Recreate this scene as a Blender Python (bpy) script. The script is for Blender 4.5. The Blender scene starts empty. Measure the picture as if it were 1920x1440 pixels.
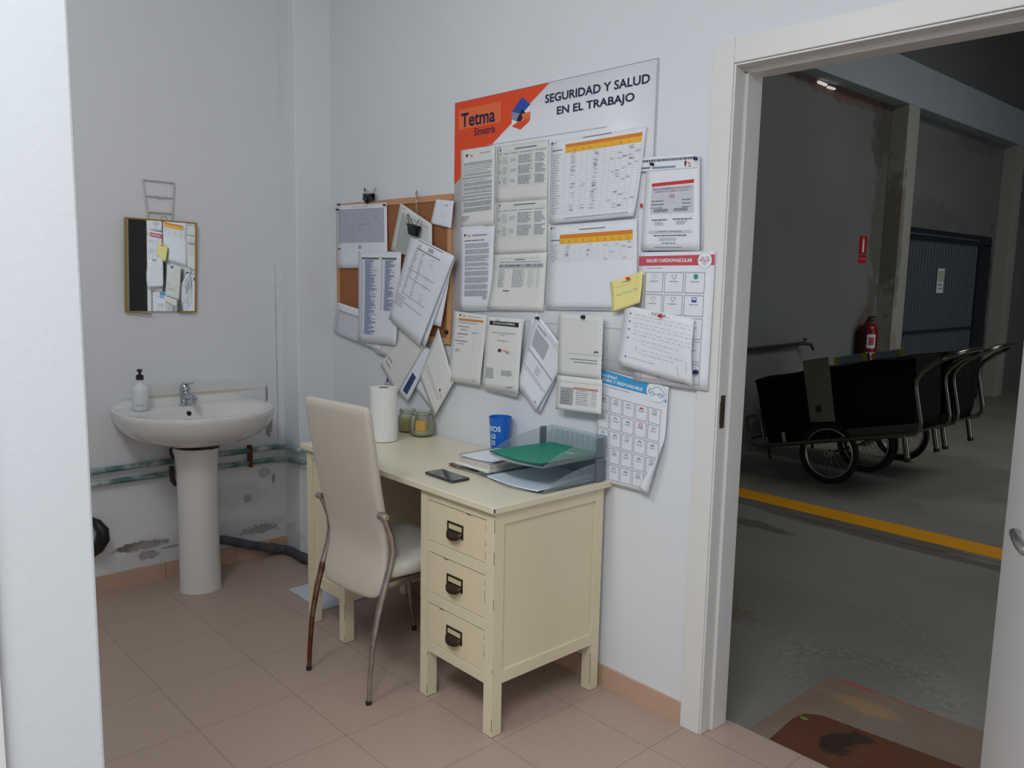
import bpy, bmesh, math, random
from math import sin, cos, pi, radians, sqrt
from mathutils import Vector, Matrix

random.seed(11)
scene = bpy.context.scene
COL = scene.collection

# ------------------------------------------------------------------ camera
CX, CY, CZ = 3.7852, -2.1064, 1.4343
YAW, PITCH, ROLL, FPX = 0.82776, 0.13307, 0.02002, 1539.34
_f = Vector((-sin(YAW) * cos(PITCH), cos(YAW) * cos(PITCH), -sin(PITCH)))
_r = _f.cross(Vector((0, 0, 1))).normalized()
_u = _r.cross(_f)
_r2 = _r * cos(ROLL) + _u * sin(ROLL)
_u2 = -_r * sin(ROLL) + _u * cos(ROLL)
cam_d = bpy.data.cameras.new('camera')
cam_d.sensor_fit = 'HORIZONTAL'
cam_d.sensor_width = 36.0
cam_d.lens = 36.0 * FPX / 1920.0
cam_d.clip_start = 0.05
cam_d.clip_end = 100
cam = bpy.data.objects.new('camera', cam_d)
COL.objects.link(cam)
M3 = Matrix((_r2, _u2, -_f)).transposed()
cam.matrix_world = Matrix.Translation((CX, CY, CZ)) @ M3.to_4x4()
scene.camera = cam

# ------------------------------------------------------------------ world, lights, exposure
wd = bpy.data.worlds.new('world')
scene.world = wd
wd.use_nodes = True
wd.node_tree.nodes['Background'].inputs[0].default_value = (0.75, 0.82, 0.9, 1)
wd.node_tree.nodes['Background'].inputs[1].default_value = 0.02
vs = scene.view_settings
vs.view_transform = 'Standard'
vs.look = 'None'
vs.gamma = 1.0
vs.use_curve_mapping = False
vs.exposure = 0.0


def area(name, loc, target, sx, sy, power, color, spread=180):
    L = bpy.data.lights.new(name, 'AREA')
    L.shape = 'RECTANGLE'
    L.size, L.size_y = sx, sy
    L.energy = power
    L.color = color
    L.spread = radians(spread)
    o = bpy.data.objects.new(name, L)
    COL.objects.link(o)
    o.location = loc
    d = Vector(target) - Vector(loc)
    o.rotation_euler = d.to_track_quat('-Z', 'Y').to_euler()
    return o


area('ceiling_lamp_light', (3.6, -2.6, 2.84), (3.6, -2.6, 0), 1.2, 0.6, 59, (0.91, 0.965, 1.02))
_L = bpy.data.lights.new('niche_lamp_light', 'POINT')      # bare tube fitting on the niche ceiling
_L.energy, _L.color, _L.shadow_soft_size = 30, (0.93, 0.97, 1.02), .22
_o = bpy.data.objects.new('niche_lamp_light', _L)
_o.location = (1.9, -2.0, 2.60)
COL.objects.link(_o)
area('hall_roof_light', (4.2, 5.5, 4.5), (4.2, 5.5, 0), 2.5, 2.5, 72, (0.96, 0.98, 1.0))
area('hall_side_fill', (8.7, 5.5, 1.6), (0, 5.5, 4.4), 3.0, 3.0, 54, (0.92, 0.97, 1.0))  # added fill from the unseen side, tilted up to brighten wall and roof


# ------------------------------------------------------------------ materials
_m = {}


def s2l(c):
    return tuple(((x / 255) / 12.92 if x / 255 <= 0.04045 else ((x / 255 + 0.055) / 1.055) ** 2.4) for x in c)


def mat(name, rgb, rough=0.55, metal=0.0, noise=None, bump=None, spec=0.5, coat=0.0):
    """rgb in sRGB 0-255; noise = (scale, amount, rgb2); bump = (scale, strength)"""
    if name in _m:
        return _m[name]
    m = bpy.data.materials.new(name)
    m.use_nodes = True
    nt = m.node_tree
    b = nt.nodes['Principled BSDF']
    c = s2l(rgb) + (1,)
    b.inputs['Base Color'].default_value = c
    b.inputs['Roughness'].default_value = rough
    b.inputs['Metallic'].default_value = metal
    b.inputs['Specular IOR Level'].default_value = spec
    b.inputs['Coat Weight'].default_value = coat
    geo = nt.nodes.new('ShaderNodeNewGeometry')
    if noise:
        n = nt.nodes.new('ShaderNodeTexNoise')
        n.inputs['Scale'].default_value = noise[0]
        n.inputs['Detail'].default_value = 5
        nt.links.new(geo.outputs['Position'], n.inputs['Vector'])
        r = nt.nodes.new('ShaderNodeMapRange')
        r.inputs['From Min'].default_value = 0.35
        r.inputs['From Max'].default_value = 0.7
        r.inputs['To Max'].default_value = noise[1]
        nt.links.new(n.outputs['Fac'], r.inputs['Value'])
        mx = nt.nodes.new('ShaderNodeMix')
        mx.data_type = 'RGBA'
        mx.inputs[6].default_value = c
        mx.inputs[7].default_value = s2l(noise[2]) + (1,)
        nt.links.new(r.outputs[0], mx.inputs[0])
        nt.links.new(mx.outputs[2], b.inputs['Base Color'])
    if bump:
        n2 = nt.nodes.new('ShaderNodeTexNoise')
        n2.inputs['Scale'].default_value = bump[0]
        n2.inputs['Detail'].default_value = 4
        nt.links.new(geo.outputs['Position'], n2.inputs['Vector'])
        bp = nt.nodes.new('ShaderNodeBump')
        bp.inputs['Strength'].default_value = bump[1]
        bp.inputs['Distance'].default_value = 0.002
        nt.links.new(n2.outputs['Fac'], bp.inputs['Height'])
        nt.links.new(bp.outputs[0], b.inputs['Normal'])
    _m[name] = m
    return m


def glassy(name, rgb, mixfac=0.25, rough=0.1, diff=(200, 205, 208)):
    """clear or translucent plastic / thin glass: tinted see-through plus a soft glossy body"""
    if name in _m:
        return _m[name]
    m = bpy.data.materials.new(name)
    m.use_nodes = True
    nt = m.node_tree
    b = nt.nodes['Principled BSDF']
    b.inputs['Base Color'].default_value = s2l(diff) + (1,)
    b.inputs['Roughness'].default_value = rough
    t = nt.nodes.new('ShaderNodeBsdfTransparent')
    t.inputs[0].default_value = s2l(rgb) + (1,)
    fr = nt.nodes.new('ShaderNodeFresnel')
    fr.inputs[0].default_value = 1.35
    ad = nt.nodes.new('ShaderNodeMath')
    ad.operation = 'ADD'
    ad.use_clamp = True
    ad.inputs[1].default_value = mixfac
    nt.links.new(fr.outputs[0], ad.inputs[0])
    mx = nt.nodes.new('ShaderNodeMixShader')
    nt.links.new(ad.outputs[0], mx.inputs[0])
    nt.links.new(t.outputs[0], mx.inputs[1])
    nt.links.new(b.outputs[0], mx.inputs[2])
    nt.links.new(mx.outputs[0], nt.nodes['Material Output'].inputs[0])
    _m[name] = m
    return m


def stained(name, rgb, stains, rough=0.75, bump=(60, 0.25), mottling=None):
    """paint with individually shaped stains. stain = (centre xyz, radii xyz, rgb, noise scale, noise amount, strength)"""
    m = mat(name, rgb, rough, bump=bump, spec=0.3)
    nt = m.node_tree
    b = nt.nodes['Principled BSDF']
    geo = [n for n in nt.nodes if n.type == 'NEW_GEOMETRY'][0]
    prev = None
    base = s2l(rgb) + (1,)
    layers = list(stains)
    if mottling:
        n = nt.nodes.new('ShaderNodeTexNoise')
        n.inputs['Scale'].default_value = mottling[0]
        n.inputs['Detail'].default_value = 6
        nt.links.new(geo.outputs['Position'], n.inputs['Vector'])
        r = nt.nodes.new('ShaderNodeMapRange')
        r.inputs['From Min'].default_value = 0.4
        r.inputs['From Max'].default_value = 0.7
        r.inputs['To Max'].default_value = mottling[1]
        nt.links.new(n.outputs['Fac'], r.inputs['Value'])
        mx = nt.nodes.new('ShaderNodeMix')
        mx.data_type = 'RGBA'
        mx.inputs[6].default_value = base
        mx.inputs[7].default_value = s2l(mottling[2]) + (1,)
        nt.links.new(r.outputs[0], mx.inputs[0])
        prev = mx.outputs[2]
    for (c, rad, col, ns, na, st) in layers:
        v = nt.nodes.new('ShaderNodeVectorMath')
        v.operation = 'SUBTRACT'
        v.inputs[1].default_value = c
        nt.links.new(geo.outputs['Position'], v.inputs[0])
        d = nt.nodes.new('ShaderNodeVectorMath')
        d.operation = 'DIVIDE'
        d.inputs[1].default_value = rad
        nt.links.new(v.outputs[0], d.inputs[0])
        ln = nt.nodes.new('ShaderNodeVectorMath')
        ln.operation = 'LENGTH'
        nt.links.new(d.outputs[0], ln.inputs[0])
        n = nt.nodes.new('ShaderNodeTexNoise')
        n.inputs['Scale'].default_value = ns
        n.inputs['Detail'].default_value = 4
        nt.links.new(geo.outputs['Position'], n.inputs['Vector'])
        ma = nt.nodes.new('ShaderNodeMath')
        ma.operation = 'MULTIPLY_ADD'
        ma.inputs[1].default_value = na
        nt.links.new(n.outputs['Fac'], ma.inputs[0])
        nt.links.new(ln.outputs['Value'], ma.inputs[2])
        r = nt.nodes.new('ShaderNodeMapRange')
        r.inputs['From Min'].default_value = 1.05 + na * 0.5
        r.inputs['From Max'].default_value = 0.75 + na * 0.5
        r.inputs['To Min'].default_value = 0
        r.inputs['To Max'].default_value = st
        nt.links.new(ma.outputs[0], r.inputs['Value'])
        mx = nt.nodes.new('ShaderNodeMix')
        mx.data_type = 'RGBA'
        mx.inputs[7].default_value = s2l(col) + (1,)
        if prev is None:
            mx.inputs[6].default_value = base
        else:
            nt.links.new(prev, mx.inputs[6])
        nt.links.new(r.outputs[0], mx.inputs[0])
        prev = mx.outputs[2]
    if prev is not None:
        nt.links.new(prev, b.inputs['Base Color'])
    return m


WHITE = (228, 229, 230)
m_wall = stained('wall_paint', (226, 229, 232), [], mottling=(1.3, 0.25, (214, 216, 220)))
m_sinkwall = stained('sink_wall_paint', (228, 229, 231), [
    ((0, -.272, .665), (.1, .022, .06), (150, 142, 134), 40, 1.4, .9),
    ((0, -.279, .82), (.1, .007, .05), (120, 115, 110), 60, 1.2, .8),
    ((0, -.392, .308), (.1, .026, .022), (128, 116, 104), 40, 1.0, .9),
    ((0, -.33, .14), (.1, .11, .026), (96, 96, 98), 55, 1.9, .9),
    ((0, -.90, .175), (.1, .13, .024), (112, 98, 86), 35, 1.3, .95),
    ((0, -.87, .125), (.1, .055, .022), (120, 108, 98), 45, 1.2, .95),
    ((0, -.775, .143), (.1, .045, .007), (88, 80, 74), 45, 1.0, .9),
    ((0, -.30, .43), (.1, .035, .03), (168, 164, 158), 30, 1.2, .6),
    ((0, -.252, .39), (.1, .01, .03), (110, 106, 100), 60, 1.0, .7),
    ((0, -.45, .33), (.1, .16, .07), (204, 202, 200), 8, 1.0, .5),
    ((0, -.5, .1), (.1, .6, .12), (192, 192, 191), 6, 1.2, .5),
    ((0, -.63, .885), (.1, .3, .035), (206, 202, 192), 9, 1.1, .4),
    ((0, -.62, .853), (.1, .34, .008), (205, 190, 160), 14, .8, .8),
    ((0, -.222, 1.0), (.1, .004, .55), (140, 142, 146), 30, 1.0, .5),
], mottling=(1.5, .35, (218, 219, 222)))
m_pier = stained('pier_paint', (232, 235, 237), [
    ((.06, -.187, .08), (.1, .05, .10), (186, 186, 184), 18, 1.4, .5),
], mottling=(2, .3, (222, 225, 227)))
m_part = stained('partition_paint', (212, 214, 216), [
    ((2.6, -1.875, 1.845), (.3, .01, .03), (190, 190, 188), 30, 1.0, .5),
    ((2.6, -1.84, 1.84), (.3, .006, .02), (196, 196, 194), 30, 1.0, .4)])
m_ceil = mat('ceiling_paint', (232, 232, 230), .8)
m_trim = mat('door_trim_paint', (226, 225, 222), .4, noise=(3, .3, (220, 217, 212)))
m_door = mat('door_paint', (222, 222, 222), .38)
m_base = mat('skirting_tile', (200, 166, 142), .45, noise=(120, .5, (184, 150, 126)))
m_gap = mat('joint_dark', (92, 74, 62), .8)
m_conc_wall = stained('hall_wall_plaster', (126, 130, 128), [
    ((0, 6.42, 2.3), (.3, .16, 1.5), (92, 86, 76), 5, 2.2, .55),
    ((0, 5.6, 3.16), (.3, 1.0, .09), (122, 80, 64), 9, 1.5, .6),
    ((0, 6.35, 2.95), (.3, .25, .35), (80, 74, 68), 6, 1.8, .6),
    ((0, 7.6, 2.15), (.3, 1.2, .2), (100, 98, 86), 5, 1.8, .4),
    ((0, 9.75, 1.3), (.3, .10, .8), (70, 64, 48), 8, 1.6, .9),
    ((0, 9.74, .5), (.3, .12, .45), (66, 58, 46), 8, 1.2, .9),
    ((0, 6.3, .9), (.3, .2, .4), (110, 82, 74), 6, 1.4, .7),
    ((0, 9, 3.1), (.3, .7, .12), (98, 92, 82), 6, 1.8, .4),
    ((0, 5.0, .2), (.3, 3, .35), (92, 90, 84), 3, 1.4, .6),
], mottling=(.7, .5, (112, 112, 108)))
m_conc_pier = stained('hall_pier_plaster', (172, 172, 164), [
    ((.1, 6.56, 1.9), (.3, .06, .8), (122, 112, 92), 9, 1.5, .7),
    ((.1, 6.6, .5), (.3, .1, .5), (150, 132, 112), 6, 1.4, .6),
], mottling=(2, .4, (158, 158, 150)))
m_beam = mat('beam_plaster', (176, 184, 190), .8, noise=(2, .3, (160, 166, 170)))
m_hall_ceiling = mat('hall_roof', (150, 150, 148), .9)

INK = dict(
    ink=mat('print_grey', (148, 150, 157), .7), ink_dark=mat('print_dark', (44, 44, 52), .7),
    ink_mid=mat('print_mid', (100, 102, 110), .7),
    ink_light=mat('print_light', (176, 179, 186), .7), ink_pale=mat('print_pale', (202, 204, 210), .7),
    navy=mat('print_navy', (26, 28, 66), .7), blue=mat('print_blue', (38, 78, 170), .7),
    steel=mat('print_steel_blue', (132, 146, 178), .7), cyan=mat('print_cyan', (60, 160, 214), .6),
    sky=mat('print_sky', (126, 178, 214), .6),
    orange=mat('print_orange', (232, 74, 28), .5), orange2=mat('print_orange_light', (236, 112, 62), .5),
    tangerine=mat('print_tangerine', (222, 132, 40), .6), amber=mat('print_amber', (240, 184, 58), .6),
    copper=mat('print_copper', (216, 138, 70), .6), red=mat('print_red', (206, 46, 56), .6),
    rose=mat('print_rose', (198, 82, 92), .6), green=mat('print_green', (70, 150, 130), .6),
    black=mat('print_black', (22, 22, 26), .6), salmon=mat('print_salmon', (196, 142, 122), .6),
    darkblue=mat('print_dark_blue', (40, 66, 110), .6), white=mat('print_white', (236, 238, 240), .6),
    yellow=mat('marker_yellow', (226, 218, 92), .6), lilac=mat('print_lilac', (180, 184, 196), .7),
    shade=mat('print_table_grey', (166, 170, 168), .7))
m_paper = mat('paper_white', (232, 234, 240), .75)
m_paper_cream = mat('paper_cream', (228, 228, 224), .75)
m_paper_grey = mat('paper_recycled', (222, 222, 218), .75)
m_paper_yellow = mat('paper_yellow', (240, 230, 150), .75)
m_poster = mat('poster_board', (232, 234, 238), .35)

m_cream = mat('desk_paint_cream', (230, 218, 188), .42, noise=(5, .35, (224, 208, 172)))
m_cream_drawer = mat('drawer_paint_cream', (231, 216, 182), .42, noise=(5, .3, (230, 204, 162)))
m_cream_top = mat('desk_top_cream', (230, 221, 196), .32, noise=(6, .35, (222, 211, 182)))
m_wear = mat('bare_wood_wear', (64, 54, 46), .7)
m_bronze = mat('aged_bronze', (78, 66, 50), .38, .85)
m_leather = mat('leatherette_beige', (206, 197, 182), .5, bump=(240, .08), noise=(5, .35, (196, 186, 170)))
m_seat = mat('leatherette_seat', (210, 206, 194), .5, bump=(240, .08))
m_chrome = mat('worn_chrome', (190, 184, 178), .28, .95, noise=(26, .45, (130, 108, 94)))
m_rust = mat('rusty_chrome', (128, 84, 62), .45, .8, noise=(40, .7, (86, 48, 32)))
m_rust_part = mat('rust_speckled_chrome', (160, 132, 114), .35, .9, noise=(30, .9, (104, 66, 48)))
m_rubber = mat('black_rubber', (34, 30, 28), .7)
m_ceramic = mat('white_ceramic', (226, 224, 221), .12, coat=.4)
m_chrome_tap = mat('tap_chrome', (196, 200, 206), .12, 1.0)
m_steel_dull = mat('brushed_steel', (150, 148, 146), .36, .9)
m_valve = mat('old_valve_brown', (74, 62, 54), .55, .5)
m_dark_hole = mat('dark_hole', (24, 24, 24), .8)
m_mirror = mat('mirror_glass', (236, 240, 240), .015, 1.0)
m_gold = mat('brass_frame', (176, 140, 50), .35, .75)
m_wire = mat('pale_wire', (196, 192, 190), .5)
m_pipe = mat('painted_pipe_green', (74, 116, 110), .55, noise=(16, 1.0, (206, 212, 210)))
m_blackpipe = mat('black_drain_pipe', (60, 63, 70), .5, noise=(18, .6, (104, 106, 110)))
m_blackplastic = mat('black_plastic', (22, 22, 24), .4)
m_cork = mat('cork', (164, 106, 66), .85, noise=(160, .7, (138, 86, 52)), bump=(220, .2))
m_pine = mat('pine_frame', (204, 156, 112), .5, noise=(14, .5, (184, 134, 90)))
m_steelwire = mat('steel_wire', (168, 164, 158), .3, .9)
m_floor_dark = mat('brown_wood_strip', (112, 70, 50), .6)

# floor tile
m_floor = bpy.data.materials.new('floor_tiles')
m_floor.use_nodes = True
nt = m_floor.node_tree
bs = nt.nodes['Principled BSDF']
geo = nt.nodes.new('ShaderNodeNewGeometry')
sub = nt.nodes.new('ShaderNodeVectorMath')
sub.operation = 'ADD'
sub.inputs[1].default_value = (-2.352 + 33, .523 + 33.3, 0)
nt.links.new(geo.outputs['Position'], sub.inputs[0])
sep = nt.nodes.new('ShaderNodeSeparateXYZ')
nt.links.new(sub.outputs[0], sep.inputs[0])


def grout(out, pitch):
    md = nt.nodes.new('ShaderNodeMath')
    md.operation = 'MODULO'
    md.inputs[1].default_value = pitch
    nt.links.new(out, md.inputs[0])
    a = nt.nodes.new('ShaderNodeMath')
    a.operation = 'LESS_THAN'
    a.inputs[1].default_value = .0022
    nt.links.new(md.outputs[0], a.inputs[0])
    return a.outputs[0]


gx, gy = grout(sep.outputs[0], .33), grout(sep.outputs[1], .333)
mxm = nt.nodes.new('ShaderNodeMath')
mxm.operation = 'MAXIMUM'
nt.links.new(gx, mxm.inputs[0])
nt.links.new(gy, mxm.inputs[1])
no = nt.nodes.new('ShaderNodeTexNoise')
no.inputs['Scale'].default_value = 210
no.inputs['Detail'].default_value = 2
nt.links.new(geo.outputs['Position'], no.inputs['Vector'])
rmp = nt.nodes.new('ShaderNodeValToRGB')
rmp.color_ramp.elements[0].position = .36
rmp.color_ramp.elements[0].color = s2l((160, 138, 124)) + (1,)
rmp.color_ramp.elements[1].position = .56
rmp.color_ramp.elements[1].color = s2l((190, 168, 153)) + (1,)
nt.links.new(no.outputs['Fac'], rmp.inputs[0])
no2 = nt.nodes.new('ShaderNodeTexNoise')
no2.inputs['Scale'].default_value = 2.2
nt.links.new(geo.outputs['Position'], no2.inputs['Vector'])
mm = nt.nodes.new('ShaderNodeMix')
mm.data_type = 'RGBA'
mm.inputs[7].default_value = s2l((180, 158, 143)) + (1,)
nt.links.new(no2.outputs['Fac'], mm.inputs[0])
nt.links.new(rmp.outputs[0], mm.inputs[6])
mg = nt.nodes.new('ShaderNodeMix')
mg.data_type = 'RGBA'
mg.inputs[7].default_value = s2l((140, 118, 104)) + (1,)
nt.links.new(mxm.outputs[0], mg.inputs[0])
nt.links.new(mm.outputs[2], mg.inputs[6])
nt.links.new(mg.outputs[2], bs.inputs['Base Color'])
bs.inputs['Roughness'].default_value = .42
bs.inputs['Specular IOR Level'].default_value = .35

m_hall_floor = stained('hall_concrete', (148, 144, 136), [
    ((2.2, 1.25, -.055), (.55, .35, 1), (116, 116, 110), 34, 2.8, .38),
    ((1.75, 1.0, -.055), (.25, .12, 1), (134, 112, 80), 9, 1.4, .7),
    ((1.45, 2.72, -.055), (1.2, .09, 1), (104, 96, 84), 5, 1.3, .75),
    ((2.0, 2.62, -.055), (.9, .07, 1), (96, 88, 78), 6, 1.3, .7),
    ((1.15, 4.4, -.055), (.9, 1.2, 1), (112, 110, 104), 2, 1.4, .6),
    ((2.55, .85, -.055), (.3, .25, 1), (112, 112, 106), 34, 2.8, .38),
    ((1.1, 2.3, -.055), (.35, .08, 1), (88, 86, 80), 8, 1.4, .7),
], mottling=(1.4, .6, (130, 126, 118)), bump=(40, .3))
m_patch = stained('doorstep_screed', (142, 122, 104), [
    ((2.63, .66, -.05), (.16, .05, 1), (170, 140, 100), 9, 1.4, .6),
    ((2.75, .55, -.05), (.10, .08, 1), (136, 122, 112), 12, 1.6, .6),
    ((2.56, .784, -.05), (.09, .010, 1), (196, 70, 80), 14, .9, .8),
    ((2.72, .795, -.05), (.14, .005, 1), (176, 74, 76), 20, .8, .7),
], mottling=(3, .5, (128, 108, 92)))
m_mat = stained('doormat_coir', (100, 62, 40), [
    ((2.69, .36, -.04), (.05, .10, 1), (48, 36, 30), 22, 1.6, .9),
    ((2.74, .44, -.04), (.04, .03, 1), (52, 40, 32), 22, 1.6, .8),
    ((2.545, .41, -.04), (.012, .008, 1), (110, 168, 96), 60, 1.2, .9),
], mottling=(30, .5, (92, 52, 30)), bump=(200, .6))
m_line = mat('floor_line_yellow', (250, 172, 4), .6, noise=(14, .25, (226, 150, 8)))


# ------------------------------------------------------------------ mesh builder
def wm(o):
    if o is None:
        return Matrix.Identity(4)
    return wm(o.parent) @ o.matrix_basis


class MB:
    def __init__(self):
        self.bm = bmesh.new()
        self.mats = []

    def mi(self, m):
        if m is None:
            return 0
        if m not in self.mats:
            self.mats.append(m)
        return self.mats.index(m)

    def face(self, pts, m=None, smooth=False):
        vs_ = [self.bm.verts.new(p) for p in pts]
        f = self.bm.faces.new(vs_)
        f.material_index = self.mi(m)
        f.smooth = smooth
        return f

    def box(self, x0, x1, y0, y1, z0, z1, m=None):
        c = [(x, y, z) for z in (z0, z1) for y in (y0, y1) for x in (x0, x1)]
        v = [self.bm.verts.new(p) for p in c]
        k = self.mi(m)
        for q in ((0, 2, 3, 1), (4, 5, 7, 6), (0, 1, 5, 4), (2, 6, 7, 3), (0, 4, 6, 2), (1, 3, 7, 5)):
            f = self.bm.faces.new([v[i] for i in q])
            f.material_index = k
        return self

    def hexa(self, b, t, m=None):
        """b, t: 4 bottom and 4 top points in matching order"""
        v = [self.bm.verts.new(p) for p in list(b) + list(t)]
        k = self.mi(m)
        for q in ((3, 2, 1, 0), (4, 5, 6, 7), (0, 1, 5, 4), (1, 2, 6, 5), (2, 3, 7, 6), (3, 0, 4, 7)):
            f = self.bm.faces.new([v[i] for i in q])
            f.material_index = k
        return self

    def rings(self, rings, m=None, cap=True, closed=True, loop=False):
        k = self.mi(m)
        R = [[self.bm.verts.new(p) for p in r] for r in rings]
        n = len(R[0])
        rng = len(R) if loop else len(R) - 1
        for i in range(rng):
            a, b = R[i], R[(i + 1) % len(R)]
            for j in range(n if closed else n - 1):
                f = self.bm.faces.new((a[j], a[(j + 1) % n], b[(j + 1) % n], b[j]))
                f.material_index = k
                f.smooth = True
        if cap and not loop and closed:
            for r, rev in ((R[0], True), (R[-1], False)):
                f = self.bm.faces.new(list(reversed(r)) if rev else r)
                f.material_index = k
        return self

    def tube(self, pts, r, m=None, seg=10, cap=True, loop=False, flat=1.0):
        P_ = [Vector(p) for p in pts]
        n = len(P_)
        rr = r if isinstance(r, (list, tuple)) else [r] * n
        rings_ = []
        prevn = None
        for i in range(n):
            if loop:
                t = (P_[(i + 1) % n] - P_[i - 1])
            else:
                t = (P_[min(i + 1, n - 1)] - P_[max(i - 1, 0)])
            t.normalize()
            if prevn is None:
                ref = Vector((0, 0, 1)) if abs(t.z) < .9 else Vector((1, 0, 0))
                nn = (ref - t * ref.dot(t)).normalized()
            else:
                nn = (prevn - t * prevn.dot(t)).normalized()
            prevn = nn
            bb = t.cross(nn)
            rings_.append([P_[i] + (nn * cos(a) * rr[i] + bb * sin(a) * rr[i] * flat) for a in
                           [2 * pi * j / seg for j in range(seg)]])
        return self.rings(rings_, m, cap=cap, loop=loop)

    def lathe(self, prof, center=(0, 0, 0), m=None, seg=28, cap=True, axis='z', sx=1.0, sy=1.0):
        rg = []
        for (r, z) in prof:
            ring = []
            for j in range(seg):
                a = 2 * pi * j / seg
                p = (r * cos(a) * sx, r * sin(a) * sy, z)
                if axis == 'y':
                    p = (p[0], -p[2], p[1])
                elif axis == 'x':
                    p = (p[2], p[0], p[1])
                ring.append(Vector(center) + Vector(p))
            rg.append(ring)
        return self.rings(rg, m, cap=cap)

    def prism(self, poly, z0, z1, m=None):
        k = self.mi(m)
        a = [self.bm.verts.new((p[0], p[1], z0)) for p in poly]
        b = [self.bm.verts.new((p[0], p[1], z1)) for p in poly]
        n = len(poly)
        for i in range(n):
            f = self.bm.faces.new((a[i], a[(i + 1) % n], b[(i + 1) % n], b[i]))
            f.material_index = k
        f = self.bm.faces.new(list(reversed(a)))
        f.material_index = k
        f = self.bm.faces.new(b)
        f.material_index = k
        return self

    def xform(self, M):
        bmesh.ops.transform(self.bm, matrix=M, verts=self.bm.verts)
        return self

    def build(self, name, m=None, parent=None, bevel=0, smooth=True, origin=True, sharp=38, recalc=True, world=True, props=None):
        bm = self.bm
        if m is not None and not self.mats:
            self.mats = [m]
        if recalc:
            bmesh.ops.recalc_face_normals(bm, faces=bm.faces)
        me = bpy.data.meshes.new(name)
        o = bpy.data.objects.new(name, me)
        COL.objects.link(o)
        if parent is not None:
            o.parent = parent
            if world:
                bmesh.ops.transform(bm, matrix=wm(parent).inverted(), verts=bm.verts)
        elif origin and len(bm.verts):
            xs = [v.co.x for v in bm.verts]
            ys = [v.co.y for v in bm.verts]
            zs = [v.co.z for v in bm.verts]
            c = Vector(((min(xs) + max(xs)) / 2, (min(ys) + max(ys)) / 2, min(zs)))
            bmesh.ops.translate(bm, vec=-c, verts=bm.verts)
            o.location = c
        if smooth:
            for f in bm.faces:
                f.smooth = True
        bm.to_mesh(me)
        bm.free()
        for mm_ in self.mats:
            me.materials.append(mm_)
        if smooth:
            me.set_sharp_from_angle(angle=radians(sharp))
        if bevel:
            bv = o.modifiers.new('bevel', 'BEVEL')
            bv.width = bevel
            bv.segments = 2
            bv.limit_method = 'ANGLE'
            bv.angle_limit = radians(40)
        if props:
            for k, v in props.items():
                o[k] = v
        return o


def tag(o, label, cat, group=None, kind=None):
    o['label'] = label
    o['category'] = cat
    if group:
        o['group'] = group
    if kind:
        o['kind'] = kind
    return o


def struct(o):
    o['kind'] = 'structure'
    return o


def empty(name, loc, label, cat, group=None, rot=(0, 0, 0)):
    o = bpy.data.objects.new(name, None)
    o.empty_display_size = .05
    COL.objects.link(o)
    o.location = loc
    o.rotation_euler = rot
    tag(o, label, cat, group)
    return o


def sbox(name, b, m, bevel=0.0):
    return struct(MB().box(*b).build(name, m, bevel=bevel, smooth=False))


# ------------------------------------------------------------------ the room shell
WT = .12          # thickness of the wall with the doorway
DX0, DX1, DH = 2.412, 3.205, 2.036
HF = -.055        # hall floor height
RX, RY, RZ = 5.2, -4.15, 2.9

fl = MB()
fl.box(-.15, RX + .1, RY - .1, 0, -.12, 0)
fl.box(DX0 - .02, DX1 + .02, -.001, WT + .018, -.12, 0)
struct(fl.build('floor', m_floor, smooth=False))
w = MB()
w.box(-.15, DX0, 0, WT, 0, RZ + .1)
w.box(DX1, RX + .1, 0, WT, 0, RZ + .1)
w.box(DX0, DX1, 0, WT, DH, RZ + .1)
struct(w.build('wall_right', m_wall, smooth=False))
sbox('wall_back', (-.15, 0, RY, 0, 0, RZ + .1), m_sinkwall)
sbox('wall_front', (RX, RX + .12, RY, 0, 0, RZ + .1), m_wall)
wl = MB()
wl.box(-.15, 2.0, RY - .12, RY, 0, RZ + .1)
wl.box(3.5, RX + .1, RY - .12, RY, 0, RZ + .1)
wl.box(2.0, 3.5, RY - .12, RY, 0, 1.2)
wl.box(2.0, 3.5, RY - .12, RY, 2.3, RZ + .1)
struct(wl.build('wall_left', m_wall, smooth=False))
sbox('ceiling', (-.15, RX + .1, RY - .1, WT, RZ, RZ + .12), m_ceil)
# pier in the corner, and the near partition end at the left of the picture
sbox('wall_pier', (-.01, .158, -.187, .01, 0, RZ), m_pier, .006)
pt = MB()
pt.box(2.48, 2.60, RY, -1.790, 0, RZ)
struct(pt.build('wall_partition', m_part, bevel=.004, smooth=False))
MB().box(2.6, 2.612, -2.45, -1.9125, 0, 2.1).build('trim_4', m_trim, smooth=False)['kind'] = 'structure'
# skirting tiles, with their joints
def skirting(name, segs, joints):
    b = MB()
    for s in segs:
        b.box(*s, m=m_base)
    for j in joints:
        b.box(*j, m=m_gap)
    return struct(b.build(name, None, smooth=False))


skirting('baseboard_back', [(0, .010, -3.4, -.80, 0, .075), (0, .010, -.798, -.46, 0, .075), (0, .010, -.458, -.19, 0, .078)],
         [(0, .0095, -.80, -.798, 0, .074), (0, .0095, -.46, -.458, 0, .075)])
skirting('baseboard_right', [(.16, .985, -.010, 0, 0, .075), (.987, 1.998, -.010, 0, 0, .075), (2.0, 2.339, -.010, 0, 0, .075)],
         [(.985, .987, -.0095, 0, 0, .074), (1.998, 2.0, -.0095, 0, 0, .074)])

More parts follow.
